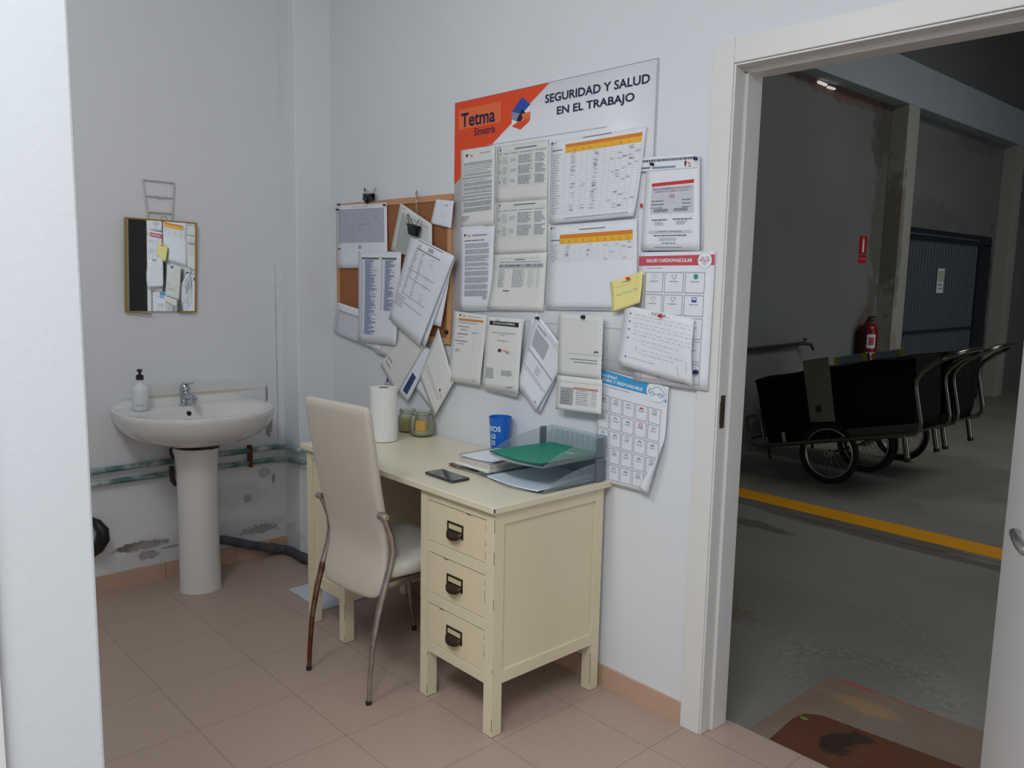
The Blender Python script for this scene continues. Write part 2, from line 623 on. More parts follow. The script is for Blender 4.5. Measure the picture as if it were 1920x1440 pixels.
# door casing: flat trim boards, lining with rebate, and its strike plate
tr = MB()
TX = 2.338
tr.box(TX, 2.408, -.012, 0, 0, 2.11)
tr.box(2.4085, 3.2085, -.012, 0, DH + .004, 2.11)
tr.box(3.2095, 3.279, -.012, 0, 0, 2.11)
tr.box(2.408, 2.414, -.008, .04, 0, DH + .003)            # lining lip, left
tr.box(2.412, 3.205, -.008, .04, DH - .003, DH + .003)
tr.box(2.405, 2.424, .042, WT, 0, DH - .01)               # stop and deep lining, left
tr.box(2.405, 3.205, .042, WT, DH - .016, DH + .001)
tr.box(3.195, 3.21, .042, WT, 0, DH - .01)
tr.box(3.205, 3.2095, -.008, .042, 0, DH)
# hall-side casing
tr.box(2.33, 2.406, WT, WT + .012, 0, 2.11)
tr.box(2.33, 3.28, WT, WT + .012, DH, 2.11)
trim = struct(tr.build('trim_1', m_trim, bevel=.002, smooth=False))
sp = MB()
sp.box(2.4135, 2.4155, .006, .028, .985, 1.085, m_bronze)
sp.box(2.4150, 2.4165, .010, .022, 1.005, 1.060, m_dark_hole)
sp.box(2.4135, 2.4200, .004, .010, 1.000, 1.066, m_bronze)
sp.build('strike_plate', None, trim, smooth=False)['label'] = 'rusty brown strike plate'

# the open door leaf with its lever
d_loc = Vector((3.2035, -.014, .006))
d_rot = radians(-90 + 22)
door = bpy.data.objects.new('door_1', None)
COL.objects.link(door)
door.location = d_loc
door.rotation_euler = (0, 0, d_rot)
struct(door)
DW = .80
MB().box(0.004, DW, 0.0, .036, 0, 2.02).build('door_leaf', m_door, door, bevel=.0015, smooth=False, world=False)
h = MB()
lx, lz = DW - .065, 1.026
h.lathe([(.025, 0), (.025, .006), (.018, .009)], (lx, 0, lz), m_steel_dull, 24, axis='y')
h.tube([(lx, -.006, lz), (lx, -.045, lz), (lx - .006, -.054, lz), (lx - .03, -.058, lz + .003), (lx - .075, -.058, lz + .001),
        (lx - .115, -.056, lz - .003), (lx - .125, -.050, lz - .004)], [.008, .008, .0085, .0085, .008, .0075, .006], m_steel_dull, 12)
h.build('door_handle', None, door, world=False)['label'] = 'steel lever handle'

# ------------------------------------------------------------------ the hall beyond the doorway
sbox('floor_hall', (-.3, 9, WT + .0185, 13, -.3, HF), m_hall_floor)
sbox('wall_hall', (-.2, 0, WT, 13, HF, 4.7), m_conc_wall)
sbox('wall_hall_end', (-.2, 9, 13, 13.2, HF, 4.7), m_conc_wall)
sbox('wall_hall_side', (9, 9.2, WT, 13, HF, 4.7), m_conc_wall)
sbox('wall_hall_near', (-.2, 9, WT, WT + .005, 2.13, 4.7), m_conc_wall)
sbox('ceiling_hall', (-.2, 9.2, WT, 13.2, 4.7, 4.8), m_hall_ceiling)
sbox('wall_hall_pier', (0, .17, 6.53, 6.80, HF, 3.2), m_conc_pier, .004)
sbox('wall_hall_pier.001', (0, .17, 9.9, 10.17, HF, 3.2), m_conc_pier, .004)
sbox('trim_beam', (0, .168, WT + .01, 13, 3.2, 3.62), m_beam, .01)
# glowing strips standing in for daylight through a chink under the beam
chink_m = bpy.data.materials.new('daylight_chink')
chink_m.use_nodes = True
_b = chink_m.node_tree.nodes['Principled BSDF']
_b.inputs['Base Color'].default_value = (.8, .78, .72, 1)
_b.inputs['Emission Color'].default_value = (1, .96, .88, 1)
_b.inputs['Emission Strength'].default_value = .5
ck = MB()
ck.hexa([(0, 4.97, 3.165), (.02, 4.97, 3.17), (.02, 5.12, 3.166), (0, 5.12, 3.16)], [(0, 4.97, 3.185), (.02, 4.97, 3.185), (.02, 5.12, 3.182), (0, 5.12, 3.182)])
ck.hexa([(0, 5.15, 3.150), (.02, 5.15, 3.152), (.02, 5.28, 3.156), (0, 5.28, 3.156)], [(0, 5.15, 3.168), (.02, 5.15, 3.168), (.02, 5.28, 3.170), (0, 5.28, 3.170)])
struct(ck.build('chink_glow', chink_m, smooth=False))

# metal sliding door
dd = bpy.data.objects.new('door_2', None)
COL.objects.link(dd)
dd.location = (0.02, 8.2, HF)
struct(dd)
m_gate = mat('gate_metal', (84, 90, 96), .55, .2)
m_gate_dark = mat('gate_frame', (48, 54, 64), .5, .4)
m_rail = mat('gate_rail', (150, 152, 156), .35, .8)
g = MB()
yy = 6.9
pts = []
while yy < 9.2:
    pts += [(.03, yy), (.03, yy + .035), (.042, yy + .045), (.042, yy + .075)]
    yy += .085
for (a, b2) in zip(pts[:-1], pts[1:]):
    g.face([(a[0], a[1], HF + .02), (b2[0], b2[1], HF + .02), (b2[0], b2[1], 1.92), (a[0], a[1], 1.92)])
g.build('corrugated_panel', m_gate, dd, smooth=False, recalc=False)
g = MB()
g.box(0, .07, 6.85, 9.57, 1.90, 2.02)
g.box(0, .07, 9.20, 9.57, HF, 1.92)
g.box(.03, .065, 6.85, 9.22, .865, .895)
g.build('gate_frame', m_gate_dark, dd, bevel=.004, smooth=False)
MB().box(.07, .085, 6.85, 9.05, 1.945, 1.965).build('rail', m_rail, dd, smooth=False)

# yellow safety line on the floor, screed at the doorstep, coir mat
struct(MB().box(-.0, 8.8, 2.79, 3.0, HF, HF + .0015).build('trim_2', m_line, smooth=False))
struct(MB().prism([(2.452, .14), (2.452, .775), (2.50, .80), (4.0, .815), (4.0, .14)], HF, HF + .006).build('trim_3', m_patch, smooth=False))
dm = MB()
poly = [(2.560, .150), (2.535, .20), (2.520, .38), (2.530, .44), (2.575, .475), (3.05, .525), (3.3, .53), (3.34, .5), (3.35, .2), (3.3, .15)]
dm.prism(poly, HF + .006, HF + .014)
tag(dm.build('doormat', m_mat, smooth=False), 'brown coir doormat with black marks on the concrete just outside the doorway', 'doormat')


# ------------------------------------------------------------------ papers on the wall
def text_mesh(s, bold=0.0):
    cu = bpy.data.curves.new('t', 'FONT')
    cu.body = s
    cu.resolution_u = 3
    cu.offset = bold
    ob = bpy.data.objects.new('t', cu)
    COL.objects.link(ob)
    dg = bpy.context.evaluated_depsgraph_get()
    me = bpy.data.meshes.new_from_object(ob.evaluated_get(dg))
    V = [(v.co.x, v.co.y) for v in me.vertices]
    F = [list(p.vertices) for p in me.polygons]
    bpy.data.objects.remove(ob)
    bpy.data.curves.remove(cu)
    bpy.data.meshes.remove(me)
    x0, x1 = min(v[0] for v in V), max(v[0] for v in V)
    y0, y1 = min(v[1] for v in V), max(v[1] for v in V)
    V = [((v[0] - x0) / (x1 - x0), 1 - (v[1] - y0) / (y1 - y0)) for v in V]
    return V, F


class Ink:
    """printed marks in sheet coordinates u (right), v (down)"""

    def __init__(self):
        self.polys = []

    def poly(self, pts, m):
        self.polys.append((pts, m))
        return self

    def rect(self, u0, v0, u1, v1, m, n=1):
        for i in range(n):
            a, b = u0 + (u1 - u0) * i / n, u0 + (u1 - u0) * (i + 1) / n
            self.polys.append(([(a, v0), (b, v0), (b, v1), (a, v1)], m))
        return self

    def lines(self, u0, v0, u1, v1, n, m='ink', fill=.5, ragged=.25, word=.11, just=False):
        pitch = (v1 - v0) / n
        for i in range(n):
            v = v0 + pitch * i
            end = u1 if (just and random.random() > .25) else u1 - (u1 - u0) * random.random() * ragged
            u = u0
            while u < end - .008:
                wd_ = min(end - u, (u1 - u0) * word * random.uniform(.35, 1.3))
                self.rect(u, v, u + wd_, v + pitch * fill, m)
                u += wd_ + (u1 - u0) * word * .16
        return self

    def grid(self, u0, v0, u1, v1, nc, nr, m='ink_pale', wu=.003, wv=.003):
        for i in range(nc + 1):
            u = u0 + (u1 - u0) * i / nc
            for k in range(6):
                self.rect(u, v0 + (v1 - v0) * k / 6, u + wu, v0 + (v1 - v0) * (k + 1) / 6, m)
        for j in range(nr + 1):
            v = v0 + (v1 - v0) * j / nr
            self.rect(u0, v, u1, v + wv, m, 6)
        return self

    def frame(self, u0, v0, u1, v1, m, wu, wv):
        self.rect(u0, v0, u1, v0 + wv, m, 2)
        self.rect(u0, v1 - wv, u1, v1, m, 2)
        self.rect(u0, v0, u0 + wu, v1, m)
        self.rect(u1 - wu, v0, u1, v1, m)
        return self

    def ring(self, u, v, ru, rv, m, t=.15, n=20, a0=0, a1=2 * pi):
        for i in range(n):
            a, b = a0 + (a1 - a0) * i / n, a0 + (a1 - a0) * (i + 1) / n
            self.polys.append(([(u + ru * cos(a), v + rv * sin(a)), (u + ru * cos(b), v + rv * sin(b)),
                                (u + ru * (1 - t) * cos(b), v + rv * (1 - t) * sin(b)), (u + ru * (1 - t) * cos(a), v + rv * (1 - t) * sin(a))], m))
        return self

    def disc(self, u, v, ru, rv, m, n=16):
        self.polys.append(([(u + ru * cos(2 * pi * i / n), v + rv * sin(2 * pi * i / n)) for i in range(n)], m))
        return self

    def stroke(self, pts, w, m, asp=1.0):
        for (a, b) in zip(pts[:-1], pts[1:]):
            dx, dy = b[0] - a[0], (b[1] - a[1]) / asp
            L_ = sqrt(dx * dx + dy * dy) or 1
            nx, ny = -dy / L_ * w / 2, dx / L_ * w / 2 * asp
            self.polys.append(([(a[0] + nx, a[1] + ny), (b[0] + nx, b[1] + ny), (b[0] - nx, b[1] - ny), (a[0] - nx, a[1] - ny)], m))
        return self

    def scrawl(self, u0, v0, u1, h_, m, w=.006, asp=1.0):
        u = u0
        while u < u1:
            n = random.randint(3, 8)
            pts = []
            for k in range(n):
                pts.append((u, v0 + random.uniform(-h_, h_) * (.5 if k % 2 else .9)))
                u += (u1 - u0) * .014
            self.stroke(pts, w, m, asp)
            u += (u1 - u0) * .02
        return self

    def heart(self, u, v, ru, rv, m, t=.2):
        pts = []
        for i in range(25):
            a = 2 * pi * i / 24
            x = 16 * sin(a) ** 3 / 17
            y = -(13 * cos(a) - 5 * cos(2 * a) - 2 * cos(3 * a) - cos(4 * a)) / 17
            pts.append((x, y))
        for a, b in zip(pts[:-1], pts[1:]):
            self.polys.append(([(u + ru * a[0], v + rv * a[1]), (u + ru * b[0], v + rv * b[1]),
                                (u + ru * b[0] * (1 - t), v + rv * b[1] * (1 - t)), (u + ru * a[0] * (1 - t), v + rv * a[1] * (1 - t))], m))
        return self

    def text(self, s, u0, v0, u1, v1, m, bold=0.0, skew=0.0):
        V, F = text_mesh(s, bold)
        for f in F:
            self.polys.append(([(u0 + V[i][0] * (u1 - u0), v0 + V[i][1] * (v1 - v0) + skew * V[i][0]) for i in f], m, .0004))
        return self

    def logo(self, u, v, du, dv, word=True):
        """the tiny letterhead mark: dark cube and orange company name"""
        self.poly([(u, v - dv * .5), (u + du * .22, v - dv * .2), (u + du * .22, v + dv * .3), (u, v + dv * .55), (u - du * .2, v + dv * .2), (u - du * .2, v - dv * .2)], 'navy')
        self.poly([(u, v + dv * .1), (u + du * .2, v), (u + du * .2, v + dv * .3), (u, v + dv * .55)], 'orange2')
        if word:
            self.text('Tetma', u + du * .38, v - dv * .3, u + du * 1.1, v + dv * .2, 'orange2', .01)
            self.rect(u + du * .7, v + dv * .32, u + du * 1.1, v + dv * .5, 'ink_mid')
        return self


def sheet(name, label, cat, corners, off, ink=None, curl=None, m=None, group=None, nu=8, nv=10, fold=None, parent=None, thick=.0004, outline=None):
    """a sheet hanging on the desk wall; corners TL TR BR BL as (x, z); curl(u, v) = metres away from the wall"""
    TL, TR, BR, BL = [Vector(c) for c in corners]

    def raw(u, v, o=0.0):
        p = TL * (1 - u) * (1 - v) + TR * u * (1 - v) + BR * u * v + BL * (1 - u) * v
        out = off + (curl(u, v) if curl else 0.0)
        if fold:
            A, B, r = Vector(fold[0]), Vector(fold[1]), fold[2]
            d = (B - A).normalized()
            n = Vector((-d.y, d.x))
            s = (p - A).dot(n)
            if s > 0:
                if s < pi * r:
                    p = p - n * s + n * (r * sin(s / r) - o * sin(s / r))
                    return Vector((p.x, -(out + r * (1 - cos(s / r)) + o * cos(s / r)), p.y))
                p = p - n * s - n * (s - pi * r)
                return Vector((p.x, -(out + 2 * r - o), p.y))
        return Vector((p.x, -(out + o), p.y))

    G = [[raw(i / nu, j / nv) for i in range(nu + 1)] for j in range(nv + 1)]
    use_grid = not fold

    def surf(u, v, o):
        if not use_grid:
            return raw(u, v, o)
        uu, vv = min(max(u, 0), .99999) * nu, min(max(v, 0), .99999) * nv
        i, j = int(uu), int(vv)
        a, b = uu - i, vv - j
        p = G[j][i] * (1 - a) * (1 - b) + G[j][i + 1] * a * (1 - b) + G[j + 1][i + 1] * a * b + G[j + 1][i] * (1 - a) * b
        return p + Vector((0, -o, 0))

    b = MB()
    mp = m or m_paper
    k = b.mi(mp)
    front = [[b.bm.verts.new(raw(i / nu, j / nv)) for i in range(nu + 1)] for j in range(nv + 1)]
    back = [[b.bm.verts.new(raw(i / nu, j / nv, -thick)) for i in range(nu + 1)] for j in range(nv + 1)]
    for j in range(nv):
        for i in range(nu):
            f = b.bm.faces.new((front[j][i], front[j + 1][i], front[j + 1][i + 1], front[j][i + 1]))
            f2 = b.bm.faces.new((back[j][i], back[j][i + 1], back[j + 1][i + 1], back[j + 1][i]))
            f.smooth = f2.smooth = True
            f.material_index = f2.material_index = k
    for i in range(nu):
        b.bm.faces.new((front[0][i], front[0][i + 1], back[0][i + 1], back[0][i])).material_index = k
        b.bm.faces.new((front[nv][i + 1], front[nv][i], back[nv][i], back[nv][i + 1])).material_index = k
    for j in range(nv):
        b.bm.faces.new((front[j + 1][0], front[j][0], back[j][0], back[j + 1][0])).material_index = k
        b.bm.faces.new((front[j][nu], front[j + 1][nu], back[j + 1][nu], back[j][nu])).material_index = k
    if ink:
        for z, (pts, mn, *lift) in enumerate(ink.polys):
            if fold:
                A, B, r = Vector(fold[0]), Vector(fold[1]), fold[2]
                d = (B - A).normalized()
                n = Vector((-d.y, d.x))
                cu_, cv_ = sum(p[0] for p in pts) / len(pts), sum(p[1] for p in pts) / len(pts)
                p = TL * (1 - cu_) * (1 - cv_) + TR * cu_ * (1 - cv_) + BR * cu_ * cv_ + BL * (1 - cu_) * cv_
                if (p - A).dot(n) > r * .8:
                    continue
            oo = .0003 + min(z, 500) * 1.6e-6 + (lift[0] if lift else 0)
            pieces = [pts]
            if len(pts) == 4:
                us, vs2 = [p[0] for p in pts], [p[1] for p in pts]
                ku = max(1, math.ceil((max(us) - min(us)) * nu)) if max(us) - min(us) > .06 else 1
                kv = max(1, math.ceil((max(vs2) - min(vs2)) * nv)) if max(vs2) - min(vs2) > .06 else 1
                if ku * kv > 1:
                    A4 = [Vector(p) for p in pts]
                    bl = lambda s_, t_: A4[0] * (1 - s_) * (1 - t_) + A4[1] * s_ * (1 - t_) + A4[2] * s_ * t_ + A4[3] * (1 - s_) * t_
                    pieces = [[bl(i_ / ku, j_ / kv), bl((i_ + 1) / ku, j_ / kv), bl((i_ + 1) / ku, (j_ + 1) / kv), bl(i_ / ku, (j_ + 1) / kv)]
                              for i_ in range(ku) for j_ in range(kv)]
            for pc in pieces:
                q = [surf(p[0], p[1], oo) for p in pc]
                try:
                    f = b.bm.faces.new([b.bm.verts.new(x) for x in q])
                    f.material_index = b.mi(INK[mn])
                except ValueError:
                    pass
    o = b.build(name, None, parent, smooth=False, recalc=False)
    if label:
        tag(o, label, cat, group)
    return o


# --- the big safety poster board
px0, px1, pz1, pz0 = 1.130, 2.136, 2.103, 1.10


def PU(x):
    return (x - px0) / (px1 - px0)


def PV(z):
    return (pz1 - z) / (pz1 - pz0)


def PP(l):
    return [(PU(x), PV(z)) for x, z in l]


ik = Ink()
ik.poly(PP([(1.130, 2.103), (1.665, 2.103), (1.355, 1.919), (1.130, 1.786)]), 'orange')
ik.rect(PU(1.155), PV(2.072), PU(1.406), PV(1.997), 'orange2')
ik.text('Tetma', PU(1.170), PV(2.056), PU(1.374), PV(2.002), 'navy', .022)
ik.text('Simetría', PU(1.252), PV(1.992), PU(1.375), PV(1.963), 'navy', .012)
_l = lambda a, b: (840 + a / 3.692, 90 + b / 3.692)
ik.poly(PP([(1.470, 2.028), (1.520, 2.072), (1.566, 2.040), (1.535, 2.022), (1.520, 2.044), (1.490, 2.012)]), 'blue')
ik.poly(PP([(1.470, 2.028), (1.520, 2.060), (1.566, 2.040), (1.520, 2.012)]), 'blue')
ik.poly(PP([(1.470, 2.026), (1.520, 2.010), (1.508, 1.985), (1.468, 2.000)]), 'steel')
ik.poly(PP([(1.468, 1.999), (1.500, 1.986), (1.468, 1.976)]), 'white')
ik.poly(PP([(1.566, 2.039), (1.566, 2.015), (1.535, 2.018)]), 'white')
ik.poly(PP([(1.523, 2.030), (1.545, 2.010), (1.515, 1.985), (1.492, 1.990)]), 'black')
ik.poly(PP([(1.520, 2.012), (1.566, 2.014), (1.566, 1.994), (1.530, 1.990)]), 'orange2')
ik.poly(PP([(1.468, 1.974), (1.500, 1.986), (1.516, 1.988), (1.566, 1.994), (1.562, 1.982), (1.516, 1.957)]), 'orange')
ik.text('SEGURIDAD Y SALUD', PU(1.641), PV(2.062), PU(2.105), PV(2.033), 'navy', .022)
ik.text('EN EL TRABAJO', PU(1.701), PV(2.014), PU(2.046), PV(1.979), 'navy', .022)
for z in (1.921, 1.262, 1.154):
    ik.rect(.20 if z > 1.9 else .0, PV(z), .8 if z > 1.9 else 1.0, PV(z) + .0022, 'ink_light', 4)
ik.rect(.994, 0, 1.0, 1, 'ink_light')
ik.rect(.0, 0, 1.0, .002, 'ink_light')
sheet('poster_board', 'large white and orange safety poster with dark lettering across its top', 'poster',
      [(px0, pz1), (px1, pz1), (px1, pz0), (px0, pz0)], .0045, ik, m=m_poster, nu=4, nv=4, thick=.003)


def letter(nlines=30, v0=.17, v1=.8, u0=.07, u1=.93, m='ink', logo=True):
    i = Ink()
    if logo:
        i.logo(.18, .08, .16, .045)
        i.rect(.56, .065, .87, .075, 'ink')
    v = v0
    while v < v1:
        n = random.choice((1, 2, 2, 3, 4))
        i.lines(u0 + random.choice((0, .03)), v, u1, min(v + n * .0155, v1), n, m, .62, .2, .1, True)
        v += n * .0155 + .012
    return i


# column one
sheet('printed_letter', 'printed letter with coloured letterhead, top left sheet on the safety poster', 'paper',
      [(1.174, 1.916), (1.382, 1.915), (1.383, 1.617), (1.175, 1.608)], .007, letter().lines(.05, .84, .3, .92, 4, 'ink', .5, .4), m=m_paper_cream,
      curl=lambda u, v: .003 * u * u)
i2 = Ink().logo(.15, .10, .14, .035).rect(.37, .10, .79, .115, 'ink').lines(.14, .16, .87, .185, 1, 'ink_mid', .5)
v = .2
while v < .8:
    n = random.choice((2, 3, 4, 5))
    i2.lines(.16, v, .87, v + n * .0145, n, 'ink', .6, .15, .1, True)
    v += n * .0145 + .013
i2.lines(.72, .83, .88, .87, 2, 'ink', .5).rect(.12, .955, .9, .96, 'ink_pale')
sheet('printed_letter', 'printed text letter directly below the top left sheet of the safety poster', 'paper',
      [(1.176, 1.616), (1.387, 1.620), (1.377, 1.291), (1.179, 1.280)], .0085, i2, curl=lambda u, v: .004 * (u * v))


def plan_table(rows, title=True, v0=.16, vend=.73):
    i = Ink()
    i.logo(.075, .075, .05, .06, False)
    i.frame(.03, .02, 1.0, .13, 'ink_pale', .003, .004)
    i.rect(.36, .072, .78, .092, 'ink_mid')
    cols = [.04, .125, .27, .44, .74, .98]
    for a, b in zip(cols[:-1], cols[1:]):
        i.rect(a + .015, v0 - .015, b - .02, v0, 'ink')
    n = rows
    for r in range(n):
        a = v0 + .03 + (vend - v0 - .03) * r / n
        b = v0 + .03 + (vend - v0 - .03) * (r + 1) / n
        hh = b - a
        i.lines(.05, a + hh * .4, .11, a + hh * .7, 2, 'ink', .55)
        i.lines(.13, a + hh * .1, .25, a + hh * .85, 6, 'ink_light', .6, .4, .3)
        i.lines(.28, a + hh * .3, .42, a + hh * .65, 3, 'ink_light', .6, .4, .3)
        i.lines(.44, a + hh * .05, .72, a + hh * .9, 7, 'ink', .62, .3, .2)
        i.lines(.76, a + hh * .05, .97, a + hh * .9, 7, 'ink', .62, .4, .2)
        i.rect(.03, b, 1.0, b + .003, 'ink_pale')
    for c in cols[1:-1]:
        i.rect(c - .005, v0, c - .002, vend, 'ink_pale')
    return i


sheet('planning_sheet', 'grey printed planning table, top sheet of the middle column on the safety poster', 'paper',
      [(1.390, 1.909), (1.666, 1.909), (1.668, 1.701), (1.390, 1.702)], .007, plan_table(3), m=m_paper_grey, curl=lambda u, v: .003 * v * v)
sheet('planning_sheet', 'grey printed planning table, second sheet down in the middle poster column', 'paper',
      [(1.394, 1.704), (1.669, 1.705), (1.676, 1.516), (1.390, 1.508)], .0095, plan_table(2, v0=.19, vend=.70), m=m_paper_grey,
      curl=lambda u, v: .004 * v * v)
i5 = Ink().lines(.12, .08, .93, .12, 2, 'ink_light', .3).rect(.42, .11, .6, .125, 'ink_mid')
i5.lines(.12, .15, .9, .17, 1, 'ink', .8, 0, .1)
i5.rect(.12, .19, .95, .265, 'ink_light', 4).lines(.14, .21, .93, .25, 1, 'ink_mid', .5, 0, .15)
for k in range(9):
    v = .285 + k * .036
    i5.lines(.13, v, .26, v + .03, 2, 'ink', .55, .4, .3)
    i5.lines(.40, v, .64, v + .03, 2, 'ink', .55, .3, .2)
    i5.lines(.68, v + .005, .8, v + .015, 1, 'ink', .8, .2, .3)
    i5.lines(.84, v + .005, .9, v + .015, 1, 'ink', .8, .2, .4)
i5.scrawl(.25, .66, .36, .02, 'navy', .005, .8)
i5.lines(.08, .955, .2, .97, 1, 'ink_light', .6)
sheet('register_sheet', 'crumpled register with a grey table header and signature, lowest in the middle poster column', 'paper',
      [(1.391, 1.510), (1.677, 1.516), (1.666, 1.303), (1.362, 1.297)], .0115, i5, m=m_paper_cream,
      curl=lambda u, v: .010 * max(0, v - .55) * (1 - u) * 2.2 + .004 * abs(sin(5 * u)) * (v > .0) * .4)


def calendar(band, rows_v, vend, dense):
    i = Ink()
    u0, v0, u1, v1 = band
    i.logo(.02, .03, .05, .03, False).rect(.035, .025, .07, .033, 'orange2')
    i.rect(.36, v0 - .052, .66, v0 - .042, 'ink_mid')
    i.poly([(u0, v0), (u1, v0), (u1, (v0 + v1) / 2 - .01), (u0, (v0 + v1) / 2 - .01)], 'tangerine')
    i.poly([(u0, (v0 + v1) / 2 - .01), (u1, (v0 + v1) / 2 - .01), (u1, v1), (u0, v1)], 'amber')
    for k in range(10):
        u = u0 + (u1 - u0) * (k + .35) / 10
        i.rect(u, (v0 + v1) / 2 + .01, u + .009, (v0 + v1) / 2 + .028, 'ink_mid')
        i.rect(u - .02, v1 - .018, u + .03, v1 - .013, 'tangerine')
    i.rect(.02, (v0 + v1) / 2, .14, (v0 + v1) / 2 + .012, 'ink_mid')
    nc = 13
    for r in range(rows_v + 1):
        v = v1 + (vend - v1) * r / rows_v
        i.rect(.02, v, u1, v + .0022, 'ink_pale', 6)
        if r < rows_v:
            i.lines(.03, v + .25 * (vend - v1) / rows_v, .13, v + .7 * (vend - v1) / rows_v, 1, 'ink', .55, .5, .4)
    for c in range(nc + 1):
        u = u0 + (u1 - u0) * c / nc
        i.rect(u, v1, u + .0018, vend, 'ink_pale', 1)
    for _ in range(dense):
        c = random.choice((1, 1, 1, 5, 5, 5, 5, 8, 9, 10, 11, 12, 3))
        u = u0 + (u1 - u0) * (c + random.uniform(.1, .4)) / nc
        v = v1 + (vend - v1) * random.random() * .97
        i.lines(u, v, u + .045, v + .022, 2, 'ink_light' if random.random() < .7 else 'ink', .45, .3, .3)
    return i


c6 = calendar((.17, .06, .97, .165), 24, .90, 90)
c6.lines(.2, .945, .93, .96, 1, 'ink', .6, 0, .06)
sheet('calendar_sheet', 'large planning calendar with a yellow header, upper right on the safety poster', 'calendar',
      [(1.680, 1.897), (2.106, 1.902), (2.080, 1.625), (1.685, 1.613)], .011, c6, curl=lambda u, v: .012 * u * v ** 3 + .003 * v * v + .004 * u ** 4, nu=10, nv=12)
c7 = calendar((.13, .115, .955, .225), 8, .43, 26)
c7.lines(.12, .965, .80, .978, 1, 'ink', .6, 0, .06)
sheet('calendar_sheet', 'planning calendar with a yellow header and blank lower half, under the larger calendar', 'calendar',
      [(1.686, 1.606), (2.083, 1.618), (2.096, 1.324), (1.675, 1.309)], .009, c7, curl=lambda u, v: .006 * u * (1 - v) + .003 * v)

# column to the right of the poster
i8h = Ink().lines(.03, .18, .97, .42, 1, 'ink_mid', .75, 0, .05).logo(.80, .62, .08, .5).lines(.05, .7, .2, .9, 1, 'ink_mid', .6)
i8h.rect(.24, .72, .64, .86, 'steel', 3)
sheet('notice_strip', 'narrow notice heading pinned above the emergency telephone sheet', 'paper',
      [(2.081, 1.806), (2.303, 1.800), (2.305, 1.758), (2.083, 1.763)], .0145, i8h)
i8 = Ink()
i8.poly([(.13, .265), (.9, .248), (.9, .287), (.13, .30)], 'red')
i8.rect(.13, .302, .9, .60, 'ink_pale', 4)
i8.text('EN CASO DE EMERGENCIA POR ACCIDENTE', .17, .325, .86, .342, 'ink_mid', .01, -.006)
i8.text('INCENDIO, ETC. LLAMAR AL TELÉFONO', .2, .352, .82, .368, 'ink_mid', .01, -.006)
i8.text('112', .48, .395, .56, .43, 'red', .02)
for k in range(3):
    i8.lines(.14, .455 + k * .038, .45, .468 + k * .038, 1, 'ink_mid', .7, .3, .2)
    i8.lines(.70, .452 + k * .038, .87, .465 + k * .038, 1, 'ink_mid', .7, .1, .4)
i8.rect(.13, .535, .9, .538, 'white', 3).lines(.2, .55, .45, .585, 2, 'ink_mid', .6, .1, .2).lines(.56, .545, .8, .58, 2, 'ink_mid', .6, .1, .2)
i8.lines(.17, .66, .45, .675, 1, 'ink_mid', .8, 0, .2).lines(.22, .685, .4, .73, 3, 'ink_light', .6)
i8.lines(.54, .655, .88, .67, 1, 'ink_mid', .8, 0, .2).lines(.6, .68, .8, .725, 3, 'ink_light', .6)
i8.rect(.13, .78, .87, .812, 'ink_pale', 3).lines(.28, .79, .7, .802, 1, 'ink_mid', .7, 0, .15)
i8.lines(.22, .83, .78, .846, 1, 'ink_mid', .8, 0, .12).lines(.32, .86, .68, .9, 3, 'ink_light', .5).text('91 902 02 03', .37, .91, .6, .93, 'ink_mid', .01)
i8.rect(.25, .962, .7, .970, 'steel', 3)
sheet('emergency_sheet', 'white emergency telephone sheet with a red bar, beside the upper right of the poster', 'paper',
      [(2.112, 1.798), (2.309, 1.796), (2.327, 1.515), (2.103, 1.517)], .0125, i8, curl=lambda u, v: .001 + .002 * v)
i9 = Ink()
i9.poly([(0, .03), (.995, .025), (.995, .10), (0, .103)], 'rose')
i9.text('SALUD CARDIOVASCULAR', .11, .050, .72, .077, 'white', .03)
i9.disc(.875, .066, .088, .060, 'white', 28).ring(.875, .066, .088, .060, 'ink_light', .05, 28)
i9.heart(.875, .066, .055, .037, 'ink_mid', .16).stroke([(.80, .066), (.845, .066), (.86, .052), (.875, .082), (.89, .060), (.905, .066), (.93, .066)], .008, 'rose', .7)
i9.text('Cuida tu corazón', .11, .112, .33, .125, 'ink', 0)
for r in range(5):
    for c in range(3):
        u, vv = .10 + c * .27, .15 + r * .167
        i9.frame(u, vv, u + .25, vv + .152, 'ink', .006, .004)
        if (r, c) == (0, 2):
            i9.disc(u + .135, vv + .032, .03, .02, 'green', 14)
        elif (r, c) == (1, 2):
            i9.frame(u + .1, vv + .015, u + .16, vv + .05, 'blue', .006, .004).rect(u + .1, vv + .034, u + .16, vv + .05, 'blue')
        else:
            i9.heart(u + .125, vv + .034, .036, .024, 'ink_light' if c == 0 else 'ink', .2)
        i9.lines(u + .07, vv + .066, u + .19, vv + .074, 1, 'ink', .7, .1, .4)
sheet('health_poster', 'white cardiovascular health sheet with a rose heading and framed icons, overlapping the door trim', 'poster',
      [(2.099, 1.511), (2.384, 1.514), (2.383, 1.098), (2.094, 1.097)], .0165, i9, curl=lambda u, v: .004 * u * v)
i10 = Ink().scrawl(.35, .14, .55, .02, 'ink_mid', .01).scrawl(.15, .25, .5, .015, 'shade', .008).scrawl(.15, .5, .8, .05, 'shade', .012)
sheet('yellow_note', 'pale yellow handwritten note pinned at a slant under the calendars', 'note',
      [(1.985, 1.414), (2.130, 1.453), (2.130, 1.353), (2.007, 1.317)], .022, i10, m=m_paper_yellow, curl=lambda u, v: .012 * u * u * u + .010 * v * v)
i11 = Ink()
i11.text('- NOTA -', .36, .02, .66, .075, 'ink_mid', 0)
